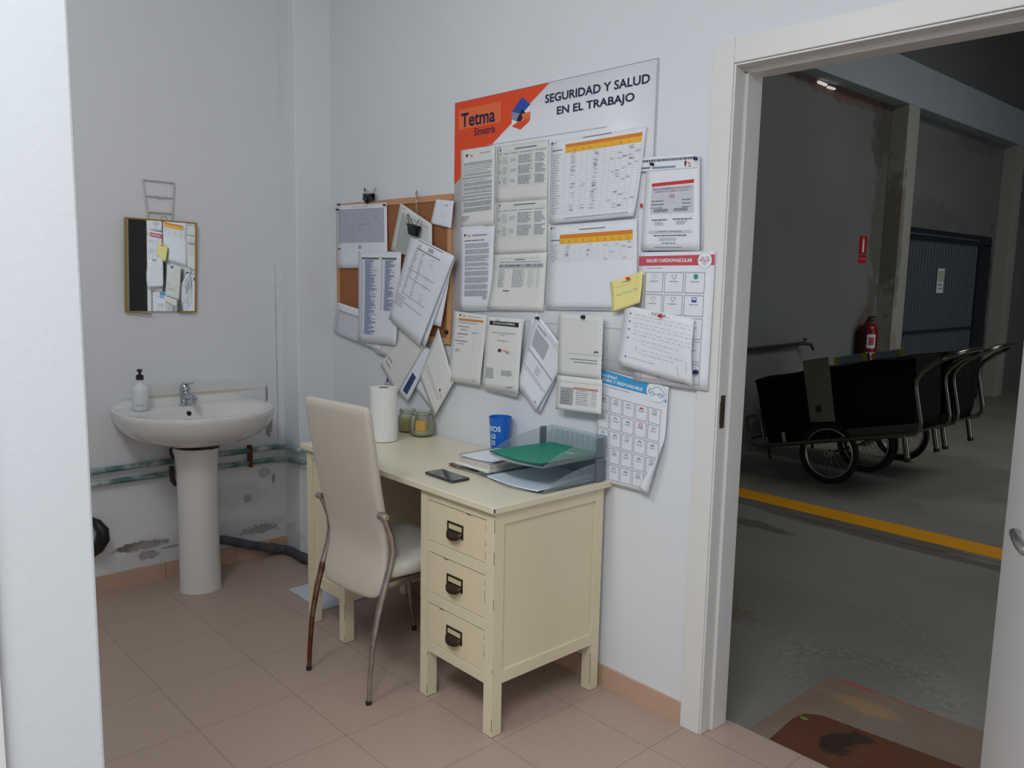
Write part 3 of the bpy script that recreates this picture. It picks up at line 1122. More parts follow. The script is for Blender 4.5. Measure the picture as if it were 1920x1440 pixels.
for k, (v, e) in enumerate(((.13, .95), (.185, .93), (.26, .95), (.315, .95), (.39, .95), (.445, .95), (.53, .85))):
    i11.scrawl(.17, v - .01, e, .014, 'ink', .005, .75)
for v in (.115, .245, .375, .515, .83):
    i11.disc(.10, v, .012, .016, 'ink_mid', 8)
i11.stroke([(.3, .57), (.75, .60)], .004, 'ink', .7)
i11.scrawl(.28, .665, .95, .014, 'ink', .005, .75).scrawl(.28, .725, .75, .014, 'ink', .005, .75).scrawl(.14, .83, .5, .012, 'ink', .005, .75)
i11.stroke([(.24, .62), (.23, .70)], .005, 'ink', .7).stroke([(.93, .70), (.93, .84)], .005, 'ink_light', .7).stroke([(.8, .78), (.83, .92)], .005, 'ink', .7)
sheet('handwritten_note', 'white handwritten page headed as a note, pinned over the cardiovascular sheet', 'note',
      [(2.058, 1.342), (2.329, 1.311), (2.339, 1.110), (2.039, 1.147)], .028, i11, curl=lambda u, v: .006 * v * v + .012 * u * u * sin(pi * min(v, 1)), nu=10, nv=10)
i16 = Ink()
i16.poly([(.02, -.0), (.73, .015), (.73, .118), (.02, .118)], 'cyan')
i16.text('movilidad', .06, .028, .29, .058, 'white', .02).text('SEGURA Y RESPONSABLE', -.02 + .04, .068, .66, .098, 'white', .03)
i16.text('por una movilidad sin accidentes', .06, .13, .48, .148, 'steel', 0)
i16.disc(.845, .075, .135, .092, 'white', 30).ring(.845, .075, .135, .092, 'sky', .035, 30)
i16.stroke([(.74, .09), (.75, .06), (.80, .052), (.83, .028), (.89, .028), (.93, .055), (.95, .06), (.95, .092), (.74, .092)], .010, 'sky', .8)
i16.ring(.79, .095, .032, .024, 'sky', .3, 16).ring(.905, .095, .032, .024, 'sky', .3, 16)
i16.poly([(.955, .135), (.985, .115), (.985, .15)], 'cyan')
for r in range(5):
    for c in range(5):
        u, vv = .03 + c * .182, .222 + r * .152
        i16.frame(u, vv, u + .165, vv + .138, 'ink', .006, .004)
        mm_ = 'red' if (r, c) in ((1, 3), (0, 3)) else ('green' if (r, c) == (2, 3) else 'ink')
        if (r + c) % 3 == 0:
            i16.poly([(u + .05, vv + .038), (u + .065, vv + .024), (u + .10, vv + .024), (u + .118, vv + .038)], mm_)
        elif (r + c) % 3 == 1:
            i16.ring(u + .082, vv + .032, .028, .018, mm_, .3, 12)
        else:
            i16.stroke([(u + .055, vv + .036), (u + .08, vv + .022), (u + .11, vv + .036)], .012, mm_, .7)
        i16.lines(u + .04, vv + .05, u + .13, vv + .068, 2, 'ink_light', .55, .2, .4)
sheet('mobility_poster', 'road safety sheet with a sky blue heading and a rolled lower right corner', 'poster',
      [(1.935, 1.123), (2.235, 1.092), (2.228, .738), (1.946, .738)], .013, i16, nu=26, nv=30,
      fold=((2.239, .985), (2.165, .725), .013), curl=lambda u, v: .006 * v)

# row under the poster
i12 = Ink().logo(.20, .045, .14, .03).rect(.42, .045, .82, .052, 'ink')
i12.poly([(.16, .09), (.90, .08), (.90, .112), (.17, .122)], 'copper')
i12.lines(.16, .135, .88, .155, 2, 'ink', .5, .3).lines(.17, .195, .5, .21, 1, 'ink_mid', .7, .1).lines(.25, .235, .46, .255, 2, 'ink', .6, .1)
i12.lines(.17, .30, .5, .318, 1, 'ink_mid', .7, .1).lines(.17, .35, .4, .36, 1, 'ink', .6).lines(.12, .40, .5, .415, 1, 'ink_mid', .8, .05)
i12.lines(.18, .44, .42, .455, 1, 'ink', .7).lines(.14, .53, .32, .545, 1, 'ink_mid', .7).lines(.12, .56, .28, .57, 1, 'ink', .7)
i12.scrawl(.6, .27, .8, .02, 'ink_light', .006, .7).stroke([(.72, .33), (.66, .5)], .008, 'ink_pale', .7).lines(.1, .94, .25, .948, 1, 'ink_light', .7).rect(.75, .94, .84, .95, 'ink')
sheet('form_sheet', 'white form with a copper orange heading bar, below the left end of the poster', 'paper',
      [(1.155, 1.281), (1.365, 1.274), (1.334, .995), (1.128, .992)], .018, i12, curl=lambda u, v: .006 * v + .004 * u * v, m=m_paper_cream)
i13 = Ink()
i13.poly([(.10, .055), (.90, .055), (.90, .118), (.10, .112)], 'black')
i13.text('PROTOCOLO DE CONFORMIDAD', .2, .068, .8, .098, 'white', .01)
i13.lines(.18, .205, .82, .218, 1, 'ink', .8, 0, .1).lines(.42, .235, .56, .245, 1, 'ink', .7).lines(.34, .31, .66, .325, 1, 'ink', .7, 0, .2)
i13.logo(.43, .45, .24, .055)
i13.lines(.08, .70, .32, .85, 9, 'ink', .55, .2, .25).lines(.51, .71, .82, .79, 5, 'ink', .55, .2, .25)
i13.lines(.68, .925, .82, .94, 1, 'ink_mid', .8).stroke([(.80, .93), (.84, .91)], .01, 'ink_dark', .7)
sheet('certificate_sheet', 'white certificate with a black heading bar and small logo, below the poster', 'paper',
      [(1.363, 1.270), (1.569, 1.271), (1.557, .988), (1.350, .988)], .022, i13, curl=lambda u, v: .006 * v, m=m_paper_cream)
sheet('loose_sheet', 'blank sheet peeking out behind the certificate with the black heading bar', 'paper',
      [(1.365, 1.264), (1.572, 1.267), (1.545, .976), (1.364, .984)], .019, None, curl=lambda u, v: .005 * v)
i14 = Ink()
i14.rect(.14, .05, .95, .056, 'ink_mid', 3).lines(.3, .07, .9, .12, 3, 'ink_light', .5, .3)
i14.rect(.10, .16, .55, .39, 'ink_light', 2).rect(.08, .27, .55, .276, 'ink', 2).rect(.12, .09, .4, .13, 'ink_light')
for k in range(11):
    i14.rect(.60, .15 + k * .03, .97, .153 + k * .03, 'ink_pale', 2)
i14.rect(.05, .46, .97, .472, 'ink_mid', 4).rect(.04, .49, .97, .494, 'ink_light', 4)
for k in range(4):
    i14.rect(.05, .53 + k * .03, .97, .533 + k * .03, 'ink_pale', 3)
i14.lines(.42, .53, .62, .64, 6, 'ink_light', .5).rect(.04, .67, .95, .68, 'ink', 4).lines(.1, .70, .9, .72, 1, 'ink_light', .6, 0)
i14.lines(.2, .93, .4, .94, 1, 'ink_light', .6).lines(.8, .9, .9, .92, 1, 'ink_mid', .7)
sheet('form_sheet', 'white form with a grey shaded box, hanging tilted left of the plastic sleeve', 'paper',
      [(1.630, 1.299), (1.800, 1.158), (1.654, .936), (1.545, 1.020)], .014, i14, curl=lambda u, v: .010 * v * v + .006 * u * u)
sheet('loose_sheet', 'blank backing sheet behind the tilted form with the grey box', 'paper',
      [(1.600, 1.28), (1.79, 1.16), (1.663, .930), (1.536, 1.008)], .010, None, curl=lambda u, v: .006 * v * v)
i15 = Ink().rect(.22, .62, .97, .626, 'ink', 3).lines(.3, .70, .9, .72, 1, 'ink_mid', .7, 0, .1).lines(.38, .745, .9, .765, 1, 'ink_mid', .7, 0, .1)
i15.scrawl(.82, .57, .93, .025, 'ink_mid', .008, .9)
i15.rect(.975, .10, 1.0, 1.0, 'white')
for k in range(11):
    i15.rect(.984, .13 + k * .078, .993, .15 + k * .078, 'ink_mid')
i15.rect(0, .09, .975, .094, 'ink_pale', 3)
sheet('plastic_sleeve', 'pale sheet in a punched clear sleeve pinned below the calendars', 'plastic sleeve',
      [(1.750, 1.302), (1.971, 1.301), (1.976, 1.088), (1.764, 1.079)], .022, i15, m=m_paper_grey, curl=lambda u, v: .010 * u + .008 * v)
ib = Ink().lines(.08, .16, .98, .18, 1, 'salmon', .5, 0, .08)
ib.rect(.09, .33, .38, .84, 'shade', 2).rect(.38, .30, .92, .36, 'salmon', 3)
for k in range(7):
    v = .38 + k * .065
    ib.lines(.11, v, .33, v + .04, 1, 'ink_mid', .55, .3, .3).lines(.45, v, .72, v + .04, 1, 'ink', .6, .3, .3).lines(.78, v, .9, v + .04, 1, 'ink_light', .6, .2, .4)
    ib.rect(.38, v + .052, .92, v + .057, 'ink_pale', 3)
ib.rect(.74, .36, .745, .84, 'ink_pale')
sheet('table_sheet', 'small sheet with a grey and salmon table at the foot of the plastic sleeve', 'paper',
      [(1.771, 1.084), (1.985, 1.090), (1.991, .974), (1.773, .963)], .041, ib, m=m_paper_cream, curl=lambda u, v: .004 * u + .006 * v * v)
ct = MB()
ct.box(2.091, 2.100, -.013, -.0115, 1.653, 1.664)
tag(ct.build('red_tab', INK['red'], smooth=False), 'tiny red sticker tab between the large calendar and the emergency sheet', 'sticker')

# ------------------------------------------------------------------ cork board and what hangs on it
cb = empty('cork_board', (.685, 0, 1.155), 'cork notice board with a pine frame, half covered by papers', 'notice board')
f = MB()
bx0, bx1, bz0, bz1 = .225, 1.124, 1.140, 1.751
MB().box(bx0 + .015, bx1 - .015, -.008, -.0005, bz0 + .015, bz1 - .015).build('cork_panel', m_cork, cb, smooth=False)
for nm, b_ in (('frame_rail', (bx0, bx1, -.013, -.0005, bz1 - .026, bz1)), ('frame_rail', (bx0, bx1, -.013, -.0005, bz0, bz0 + .026)),
               ('frame_stile', (bx0, bx0 + .024, -.013, -.0005, bz0 + .026, bz1 - .026)), ('frame_stile', (bx1 - .026, bx1, -.013, -.0005, bz0 + .026, bz1 - .026))):
    MB().box(*b_).build(nm, m_pine, cb, bevel=.002, smooth=False)

ip = Ink()
ip.rect(.07, .08, .95, .60, 'lilac', 6).rect(.065, .08, .075, .61, 'ink_mid', 1).rect(.07, .075, .95, .085, 'ink', 6)
for k in range(60):
    u, v = random.uniform(.1, .88), random.uniform(.1, .57)
    ip.stroke([(u, v), (u + random.uniform(.01, .07), v + random.uniform(-.01, .015))], .006, random.choice(('steel', 'ink', 'ink_light')), 1.4)
ip.text('plano nave', .34, .03, .62, .055, 'shade', 0)
ip.lines(.02, .685, .09, .705, 1, 'navy', .8, 0, .4).lines(.45, .64, .52, .70, 4, 'blue', .5, .4, .5).lines(.02, .12, .06, .14, 1, 'ink_mid', .8)
sheet('floor_plan', 'bluish grey floor plan print covering the upper left of the cork board', 'paper',
      [(.230, 1.746), (.665, 1.737), (.677, 1.449), (.237, 1.446)], .0155, ip, curl=lambda u, v: .004 * u * v)
iq = Ink()
for c0, c1, vend in ((.09, .50, .91), (.57, .90, .64)):
    iq.rect(c0, .065, c1, .085, 'ink_mid', 2).rect(c0, .085, c0 + .012, vend, 'steel').rect(c0 + .06, .09, c0 + .065, vend, 'steel')
    n = int((vend - .09) / .0105)
    for k in range(n):
        v = .092 + k * .0105
        iq.rect(c0 + .08, v, c0 + .08 + (c1 - c0) * random.uniform(.25, .75), v + .0085, 'steel')
iq.rect(.52, .055, .57, .075, 'yellow').rect(.27, .02, .31, .03, 'yellow')
sheet('name_list', 'long two column blue printed list hanging over the middle of the cork board', 'paper',
      [(.439, 1.525), (.789, 1.521), (.768, 1.112), (.453, 1.105)], .0235, iq, curl=lambda u, v: .014 * v * v)
it = Ink().rect(.07, .22, .60, .30, 'ink_light', 3).rect(.055, .24, .075, .98, 'ink_light')
for k in range(12):
    it.lines(.09, .33 + k * .052, .58, .36 + k * .052, 1, 'ink', .55, .1, .12)
sheet('table_sheet', 'tilted printed table sticking out at the lower left corner of the cork board', 'paper',
      [(.237, 1.283), (.655, 1.227), (.629, 1.074), (.210, 1.135)], .0165, it, curl=lambda u, v: .010 * v + .004 * sin(6 * u) ** 2 * (1 - v))
sheet('loose_sheet', 'blank white sheet behind and below the blue two column list', 'paper',
      [(.599, 1.263), (.825, 1.284), (.773, 1.046), (.567, 1.065)], .0195, None, curl=lambda u, v: .004 * v, m=m_paper_cream)
ic = Ink().rect(.09, .155, .90, .168, 'ink_mid', 4).lines(.10, .06, .18, .075, 1, 'red', .9, 0, .5)
for k in range(60):
    v = .19 + k * .0125
    ic.rect(.10, v, .10 + random.uniform(.3, .58), v + .009, 'shade')
ic.rect(.18, .18, .185, .95, 'ink_pale')
sheet('clipped_list', 'grey printed list hanging behind the binder clip on the cork board', 'paper',
      [(.774, 1.731), (1.010, 1.632), (1.014, 1.470), (.700, 1.527)], .0185, ic, curl=lambda u, v: .006 * u, m=m_paper_grey)
# bundle under the clip
ifr = Ink().rect(.20, .015, .78, .022, 'ink_mid', 4).rect(.22, .055, .30, .11, 'ink_pale').rect(.46, .04, .58, .085, 'ink_light')
ifr.rect(.20, .10, .76, .11, 'ink_mid', 4)
for k in range(36):
    v = .125 + k * .0145
    ifr.rect(.20 - .09 * v, v, .20 - .09 * v + .09 * random.uniform(.4, 1), v + .008, 'ink_light').rect(.36, v, .36 + .08 * random.uniform(.3, 1), v + .008, 'ink_light')
    if random.random() < .5:
        ifr.rect(.58, v, .68, v + .008, 'ink_pale')
for v in (.34, .43, .62, .71):
    ifr.rect(.14, v, .80, v + .007, 'ink', 4)
ifr.lines(.06, .66, .3, .80, 6, 'ink_light', .5, .4)
sheet('clipped_page', 'front page with a grey printed table in the bundle under the binder clip', 'paper',
      [(.885, 1.592), (1.185, 1.501), (.968, 1.124), (.734, 1.227)], .040, ifr, curl=lambda u, v: .012 * v + .004 * u)
sheet('clipped_page', 'blank page just behind the front page of the clipped bundle', 'paper',
      [(.900, 1.585), (1.180, 1.494), (.992, 1.122), (.770, 1.222)], .034, None, curl=lambda u, v: .008 * v)
sheet('clipped_page', 'blank page hanging lower right behind the clipped bundle, over the board frame', 'paper',
      [(.915, 1.585), (1.150, 1.465), (1.085, 1.212), (.800, 1.250)], .028, None, curl=lambda u, v: .004 * v)
isc = Ink()
for k in range(14):
    isc.scrawl(.25 + .02 * (k % 3), .08 + k * .055, .92, .012, 'ink_light', .005, .8)
isc.scrawl(.05, .72, .3, .03, 'ink', .008, .8).scrawl(.1, .82, .35, .03, 'ink', .008, .8)
sheet('scribbled_sheet', 'tilted sheet of faint handwriting below the board, over a blue banded page', 'paper',
      [(.835, 1.199), (.961, 1.120), (.760, .889), (.633, 1.012)], .026, isc, curl=lambda u, v: .004 * v, m=m_paper_cream)
ist = Ink().poly([(.66, .52), (.86, .54), (.86, .90), (.64, .90)], 'darkblue')
sheet('banded_sheet', 'tilted page with a dark blue band, sticking out right of the handwritten sheet', 'paper',
      [(.886, 1.172), (1.019, 1.098), (.839, .863), (.689, .941)], .0215, ist, curl=lambda u, v: .004 * v)
icn = Ink().poly([(.05, .55), (.5, .55), (.5, .93), (.08, .93)], 'darkblue')
sheet('banded_sheet', 'page corner with a dark blue band poking out left of the handwritten sheet', 'paper',
      [(.735, 1.126), (.871, 1.090), (.757, .927), (.651, .921)], .0165, icn, curl=lambda u, v: .004 * v)
ifo = Ink().stroke([(.30, .30), (.92, .88)], .008, 'ink', .9).stroke([(.36, .28), (.97, .85)], .008, 'ink', .9)
ifo = Ink().stroke([(.08, .72), (.86, .70)], .010, 'ink_mid', 1).stroke([(.10, .66), (.9, .64)], .010, 'ink_mid', 1).disc(.78, .53, .03, .03, 'navy', 8).lines(.82, .55, .95, .6, 1, 'orange2', .6)
sheet('folded_sheet', 'white folded page with two ruled lines, hanging off the lower right of the board', 'paper',
      [(1.058, 1.207), (1.164, .990), (1.045, .832), (.937, .990)], .0235, ifo, curl=lambda u, v: .008 * v, m=m_paper_cream)
sheet('folded_sheet', 'blank folded page tucked behind the page with two ruled lines', 'paper',
      [(1.012, 1.090), (1.098, 1.028), (1.030, .839), (.887, .935)], .0145, None, curl=lambda u, v: .004 * v)
isn = Ink().scrawl(.55, .2, .72, .03, 'steel', .02, 1).scrawl(.4, .5, .7, .02, 'ink_pale', .01, 1).scrawl(.45, .62, .7, .02, 'ink_pale', .01, 1)
sheet('small_note', 'small blank looking white note at the top right corner of the cork board', 'note',
      [(1.024, 1.733), (1.146, 1.720), (1.134, 1.612), (.994, 1.636)], .0155, isn, curl=lambda u, v: .004 * v + .003 * u)


# binder clips
def binder_clip(name, label, loc, rotz, s, up):
    e = empty(name, loc, label, 'binder clip', rot=(0, rotz, 0))
    b = MB()
    # triangular spring body opening downwards, extruded along local x
    prof = [(-.004, -.020), (-.012, .012), (.012, .012), (.004, -.020), (.006, -.020), (.0145, .0145), (-.0145, .0145), (-.006, -.020)]
    R_ = [[(x * s, p[0] * s, p[1] * s) for p in prof] for x in (-.021, .021)]
    b.rings(R_, m_blackplastic, cap=True)
    b.lathe([(.0035 * s, -.021 * s), (.0035 * s, .021 * s)], (0, -.014 * s, .013 * s), m_blackplastic, 8, axis='x')
    b.build('clip_body', None, e, world=False)
    for sg in (-1, 1):
        b = MB()
        lean = .016 if up else .030
        pts = [(-.010, sg * .013, .014), (-.008, sg * (.013 + lean * .5), .030), (-.004, sg * (.013 + lean), .046), (0, sg * (.013 + lean * 1.08), .050),
               (.004, sg * (.013 + lean), .046), (.008, sg * (.013 + lean * .5), .030), (.010, sg * .013, .014)]
        if not up:
            pts = [(p[0] + sg * (p[2] - .014) * .6, p[1] * .5, p[2]) for p in pts]
        b.tube([(p[0] * s, p[1] * s, p[2] * s) for p in pts], .0013 * s, m_blackplastic if sg < 0 else m_steelwire, 6)
        b.build('wire_handle', None, e, world=False)
    return e


binder_clip('binder_clip', 'black binder clip holding the bundle of pages on the cork board', (.920, -.052, 1.612), radians(12), 1.25, True)
binder_clip('binder_clip', 'black binder clip perched on the top edge of the cork board, tilted left', (.512, -.024, 1.763), radians(38), .85, False)
binder_clip('binder_clip', 'black binder clip perched on the top edge of the cork board, beside the tilted one', (.556, -.026, 1.766), radians(-10), .8, False)
hk = MB()
pts = []
for k in range(26):
    t = k / 25
    pts.append((.906 + .020 * t + .0025 * sin(t * 30), -.030 - .012 * t, 1.775 - .095 * t))
hk.tube([(.905, -.018, 1.752), (.903, -.026, 1.775)] + pts[2:], .0026, m_steelwire, 6)
tag(hk.build('wire_hook', None), 'twisted steel wire hooked over the board edge, carrying the binder clip', 'hook')


def push_pin(label, x, z, y, mm_, r=.0052):
    b = MB()
    b.lathe([(r, 0), (r, .0025), (r * .6, .004), (r * .55, .008), (r * .95, .0095), (r * .9, .012), (r * .4, .0125)], (x, y, z), mm_, 14, axis='y')
    b.lathe([(.0008, -.02), (.0008, 0)], (x, y, z), m_steelwire, 6, axis='y')
    tag(b.build('push_pin', None), label, 'pin')


pin_b = mat('pin_black', (30, 30, 36), .4)
pin_n = mat('pin_navy', (30, 34, 84), .35)
pin_r = mat('pin_red', (206, 40, 40), .35)
pin_o = mat('pin_orange', (226, 84, 30), .35)
pin_w = mat('pin_white', (226, 226, 226), .35)
push_pin('black pin in the lower right corner of the cork board', 1.104, 1.191, -.013, pin_b, .009)
push_pin('navy pin at the right end of the notice heading', 2.300, 1.785, -.016, pin_n)
push_pin('dark pin at the left end of the notice heading', 2.138, 1.782, -.016, pin_b, .005)
push_pin('orange red pin in the yellow note', 2.068, 1.428, -.0255, pin_o)
push_pin('red pin near the top of the handwritten note', 2.208, 1.315, -.0325, pin_r)
push_pin('navy and orange pin low on the cardiovascular sheet', 2.343, 1.152, -.0235, pin_n, .007)
push_pin('dark pin at the top of the plastic sleeve', 1.880, 1.294, -.0285, pin_b, .007)
push_pin('dark pin at the top of the tilted form', 1.646, 1.278, -.0175, pin_b, .006)
push_pin('black pin at the top right corner of the floor plan', .656, 1.727, -.0165, pin_b, .005)
push_pin('black pin on the left end of the board top rail', .263, 1.748, -.0135, pin_b, .005)
push_pin('dark pin at the left edge of the floor plan', .253, 1.724, -.0165, pin_b, .005)
push_pin('white pin above the black heading bar certificate', 1.432, 1.262, -.0245, pin_w, .006)

# ------------------------------------------------------------------ desk
desk = empty('desk', (1.42, -.28, 0), 'cream painted wooden pedestal desk with chipped edges, against the papered wall', 'desk')
DHt, YF, YB = .745, -.523, -.030
RX0, RX1, LX0, LX1 = 1.625, 1.998, .849, 1.134
LW = .040
tp = MB()
tp.box(.832, 2.015, -.541, -.006, DHt - .021, DHt, m_cream_top)
for (x, y, z) in ((2.0145, -.5405, DHt - .006), (1.30, -.5411, DHt - .018)):
    tp.box(x - .004, x + .0008, y - .0006, y + .006, z - .012, z + .004, m_wear)
tp.build('desktop', None, desk, bevel=.003, smooth=False)


def leg(x, y, chips=()):
    b = MB()
    b.box(x, x + LW, y, y + LW, 0.002, DHt - .021, m_cream)
    b.box(x + .001, x + LW - .001, y + .001, y + LW - .001, 0, .004, m_wear)
    for (side, z0, z1) in chips:
        if side == 'fr':
            b.box(x + LW - .0009, x + LW + .0003, y - .0003, y + .0008, z0, z1, m_wear)
        elif side == 'fl':
            b.box(x - .0003, x + .0008, y - .0003, y + .0006, z0, z1, m_wear)
    return b.build('leg', None, desk, smooth=False)


leg(RX1 - LW, YF, (('fr', .02, .06), ('fr', .21, .225), ('fr', .42, .45), ('fr', .56, .60), ('fr', .66, .70)))
leg(RX0, YF, (('fr', .008, .045), ('fl', .17, .2), ('fr', .15, .16)))
leg(RX1 - LW, YB - LW, (('fr', .03, .14),))
leg(RX0, YB - LW)
leg(LX1 - LW, YF, (('fr', .01, .03), ('fr', .1, .16)))
leg(LX0, YF)
leg(LX1 - LW, YB - LW)
leg(LX0, YB - LW)
# panels and rails
for (x, nm) in ((RX1, 'right'), (LX1, 'left')):
    b = MB()
    b.box(x - .012, x - .008, YF + LW, YB - LW, .166, DHt - .021, m_cream)
    b.box(x - .018, x, YF + LW, YB - LW, .168, .210, m_cream)
    b.box(x - .018, x, YF + LW, YB - LW, .680, DHt - .021, m_cream)
    b.build('side_panel', None, desk, bevel=.0025, smooth=False)
for (x, nm) in ((RX0, 'right'), (LX0, 'left')):
    MB().box(x, x + .016, YF + LW, YB - LW, .168, DHt - .021).build('side_panel', m_cream, desk, bevel=.002, smooth=False)
for (xa, xb, z0, z1) in ((RX0, RX1, .166, .2025), (RX0, RX1, .3395, .3755), (RX0, RX1, .517, .554), (RX0, RX1, .692, DHt - .021), (LX0, LX1, .167, .215), (LX0, LX1, .690, DHt - .021)):
    MB().box(xa + LW, xb - LW, YF + .001, YF + .02, z0, z1).build('front_rail', m_cream, desk, bevel=.0015, smooth=False)
MB().box(LX0 + LW + .002, LX1 - LW - .002, YF + .008, YF + .024, .217, .688).build('cupboard_door', m_cream, desk, bevel=.002, smooth=False)
MB().box(LX1, RX0, YB - .025, YB - .010, .28, DHt - .021).build('back_panel', m_cream, desk, smooth=False)
for x0, x1 in ((RX0 + .016, RX1 - .02), (LX0 + .016, LX1 - .02)):
    b = MB()
    b.box(x0, x1, YF + .02, YB - .02, .170, .182)
    b.box(x0, x1, YB - .02, YB - .010, .17, DHt - .021)
    b.build('carcass_board', m_cream, desk, smooth=False)


def pull(x, z, parent):
    """aged bronze label-holder cup pull on a drawer front at y = YF"""
    y = YF + .0015
    b = MB()
    w2 = .040
    b.box(x - w2, x + w2, y - .003, y, z + .018, z + .024, m_bronze)
    b.box(x - w2, x - w2 + .006, y - .003, y, z - .022, z + .018, m_bronze)
    b.box(x + w2 - .006, x + w2, y - .003, y, z - .022, z + .018, m_bronze)
    b.box(x - w2 + .006, x + w2 - .006, y - .003, y, z - .004, z, m_bronze)
    n, rows_ = 14, 6
    R_ = []
    for j in range(rows_ + 1):
        t = j / rows_
        ring = []
        for i_ in range(n + 1):
            a = pi * i_ / n
            wx = (w2 - .003) * (cos(t * pi * .5 * .25))
            dep = .020 * sin(a) ** .7 * sin(pi * .5 * min(1, .15 + t * 1.2))
            ring.append((x - wx * cos(a), y - .002 - dep, z - .002 - .026 * t * (.55 + .45 * sin(a))))
        R_.append(ring)
    b.rings(R_, m_bronze, cap=False, closed=False)
    o = b.build('cup_pull', None, parent)
    c = MB()
    c.box(x - w2 + .006, x + w2 - .006, y - .0012, y, z, z + .018)
    c.build('label_card', mat('label_card', (214, 196, 156), .7), parent, smooth=False)
    return o


for (z0, z1) in ((.555, .691), (.3765, .516), (.2035, .3385)):
    b = MB()
    b.box(RX0 + LW + .0015, RX1 - LW - .0015, YF + .0015, YF + .018, z0 + .0015, z1 - .0015, m_cream_drawer)
    b.box(RX0 + LW + .004, RX1 - LW - .004, YF + .018, YB - .06, z0 + .01, z1 - .015, m_cream_drawer)
    for k in range(3):
        zz = random.uniform(z0 + .01, z1 - .03)
        b.box(RX1 - LW - .003, RX1 - LW - .0012, YF + .0012, YF + .002, zz, zz + random.uniform(.01, .025), m_wear)
    xx = random.uniform(RX0 + .06, RX1 - .1)
    b.box(xx, xx + .022, YF + .0012, YF + .002, z1 - .0035, z1 - .0012, m_wear)
    d = b.build('drawer', None, desk, smooth=False)
    pull(1.808, (z0 + z1) / 2 - .001, d)

# ------------------------------------------------------------------ chair
ch = empty('dining_chair', (1.407, -.720, 0), 'beige leatherette high backed chair with rusty metal legs, pushed up to the desk', 'chair', rot=(0, 0, radians(5.3)))


def slab(rows, m, name, n_side=8):
    """rows: (centre y, z, half width, thickness dir (y,z), half thickness); rounded-rectangle section"""
    R_ = []
    for (cy, cz, hw, ny, nz, ht) in rows:
        ring = []
        N = 24
        for k in range(N):
            a = 2 * pi * k / N
            ca, sa = cos(a), sin(a)
            ex = .22
            sx = math.copysign(abs(ca) ** ex, ca)
            st = math.copysign(abs(sa) ** .55, sa)
            ring.append((hw * sx, cy + ny * st * ht, cz + nz * st * ht))
        R_.append(ring)
    b = MB()
    b.rings(R_, m, cap=True)
    return b


# the backrest: leans back at the top, pinched at the waist, lobed lower end
prof = [(.004, 1.002, .165, .006), (.006, .997, .171, .013), (.012, .975, .174, .017), (.024, .90, .173, .018), (.038, .82, .171, .018), (.052, .74, .169, .018), (.070, .66, .166, .018),
        (.088, .58, .161, .018), (.098, .52, .158, .018), (.098, .47, .160, .019), (.088, .42, .163, .019), (.078, .385, .163, .018)]
rows = []
for i_, (cy, cz, hw, ht) in enumerate(prof):
    a = prof[max(0, i_ - 1)]
    c = prof[min(len(prof) - 1, i_ + 1)]
    t = Vector((0, c[0] - a[0], c[1] - a[1])).normalized()
    n = Vector((0, -t.z, t.y))
    rows.append((cy, cz, hw, abs(n.y), n.z * (1 if n.y > 0 else -1), ht))
for (cy, cz, hw, ht) in ((.072, .362, .157, .017), (.068, .348, .142, .014), (.065, .339, .112, .010), (.063, .334, .070, .006)):
    rows.append((cy, cz, hw, .97, .25, ht))
slab(rows, m_leather, 'backrest').build('backrest', None, ch, world=False, sharp=60)
# the seat cushion
R_ = []
for (y, hw, zt, zb) in ((.075, .150, .440, .420), (.085, .165, .458, .405), (.12, .178, .468, .398), (.20, .195, .474, .396), (.30, .205, .472, .396), (.40, .203, .466, .397), (.46, .190, .458, .402),
                        (.485, .175, .447, .410), (.492, .150, .438, .420)):
    ring = []
    N = 28
    for k in range(N):
        a = 2 * pi * k / N
        ca, sa = cos(a), sin(a)
        ring.append((hw * math.copysign(abs(ca) ** .35, ca), y, (zt + zb) / 2 + (zt - zb) / 2 * math.copysign(abs(sa) ** .6, sa)))
    R_.append(ring)
b = MB()
b.rings(R_, m_seat, cap=True)
b.build('seat', None, ch, world=False, sharp=70)
for s in (-1, 1):
    b = MB()
    L_ = [(s * .173, .004, .012), (s * .1735, .008, .08), (s * .174, .020, .20), (s * .174, .042, .30), (s * .175, .070, .39), (s * .175, .095, .46), (s * .175, .104, .51), (s * .174, .098, .555),
          (s * .174, .080, .60), (s * .176, .066, .632)]
    r_ = [.0085, .0085, .0095, .0105, .0115, .0115, .011, .0105, .0095, .009]
    b.tube(L_[:3], r_[:3], m_rust if s < 0 else m_chrome, 12)
    b.tube(L_[2:5], r_[2:5], m_rust_part if s < 0 else m_chrome, 12)
    b.tube(L_[4:], r_[4:], m_chrome, 12)
    b.lathe([(.010, 0), (.010, .012), (.009, .014)], (s * .173, .003, 0), m_rubber, 12)
    o = b.build('leg', None, ch, world=False)
    o['label'] = 'rusty rear leg' if s < 0 else 'scratched chrome rear leg'
    b = MB()
    b.lathe([(.008, -.022), (.0135, -.020), (.0135, .014), (.010, .017), (.004, .017)] if s > 0 else [(.004, -.014), (.010, -.014), (.0115, -.011), (.0115, .012), (.006, .014)], (s * .180, .062, .636), m_chrome, 16, axis='x', )
    b.build('bolt', None, ch, world=False)
    b = MB()
    b.tube([(s * .160, .492, .012), (s * .160, .485, .05), (s * .158, .46, .22), (s * .155, .43, .40)], [.0075, .008, .009, .010], m_chrome, 12)
    b.lathe([(.010, 0), (.010, .018), (.008, .02)], (s * .160, .492, 0), m_rubber, 12)
    b.build('leg', None, ch, world=False)
b = MB()
b.box(-.155, .155, .40, .43, .375, .400)
b.box(-.172, -.15, .09, .43, .38, .398)
b.box(.15, .172, .09, .43, .38, .398)
b.build('seat_frame', m_chrome, ch, world=False, bevel=.003, smooth=False)

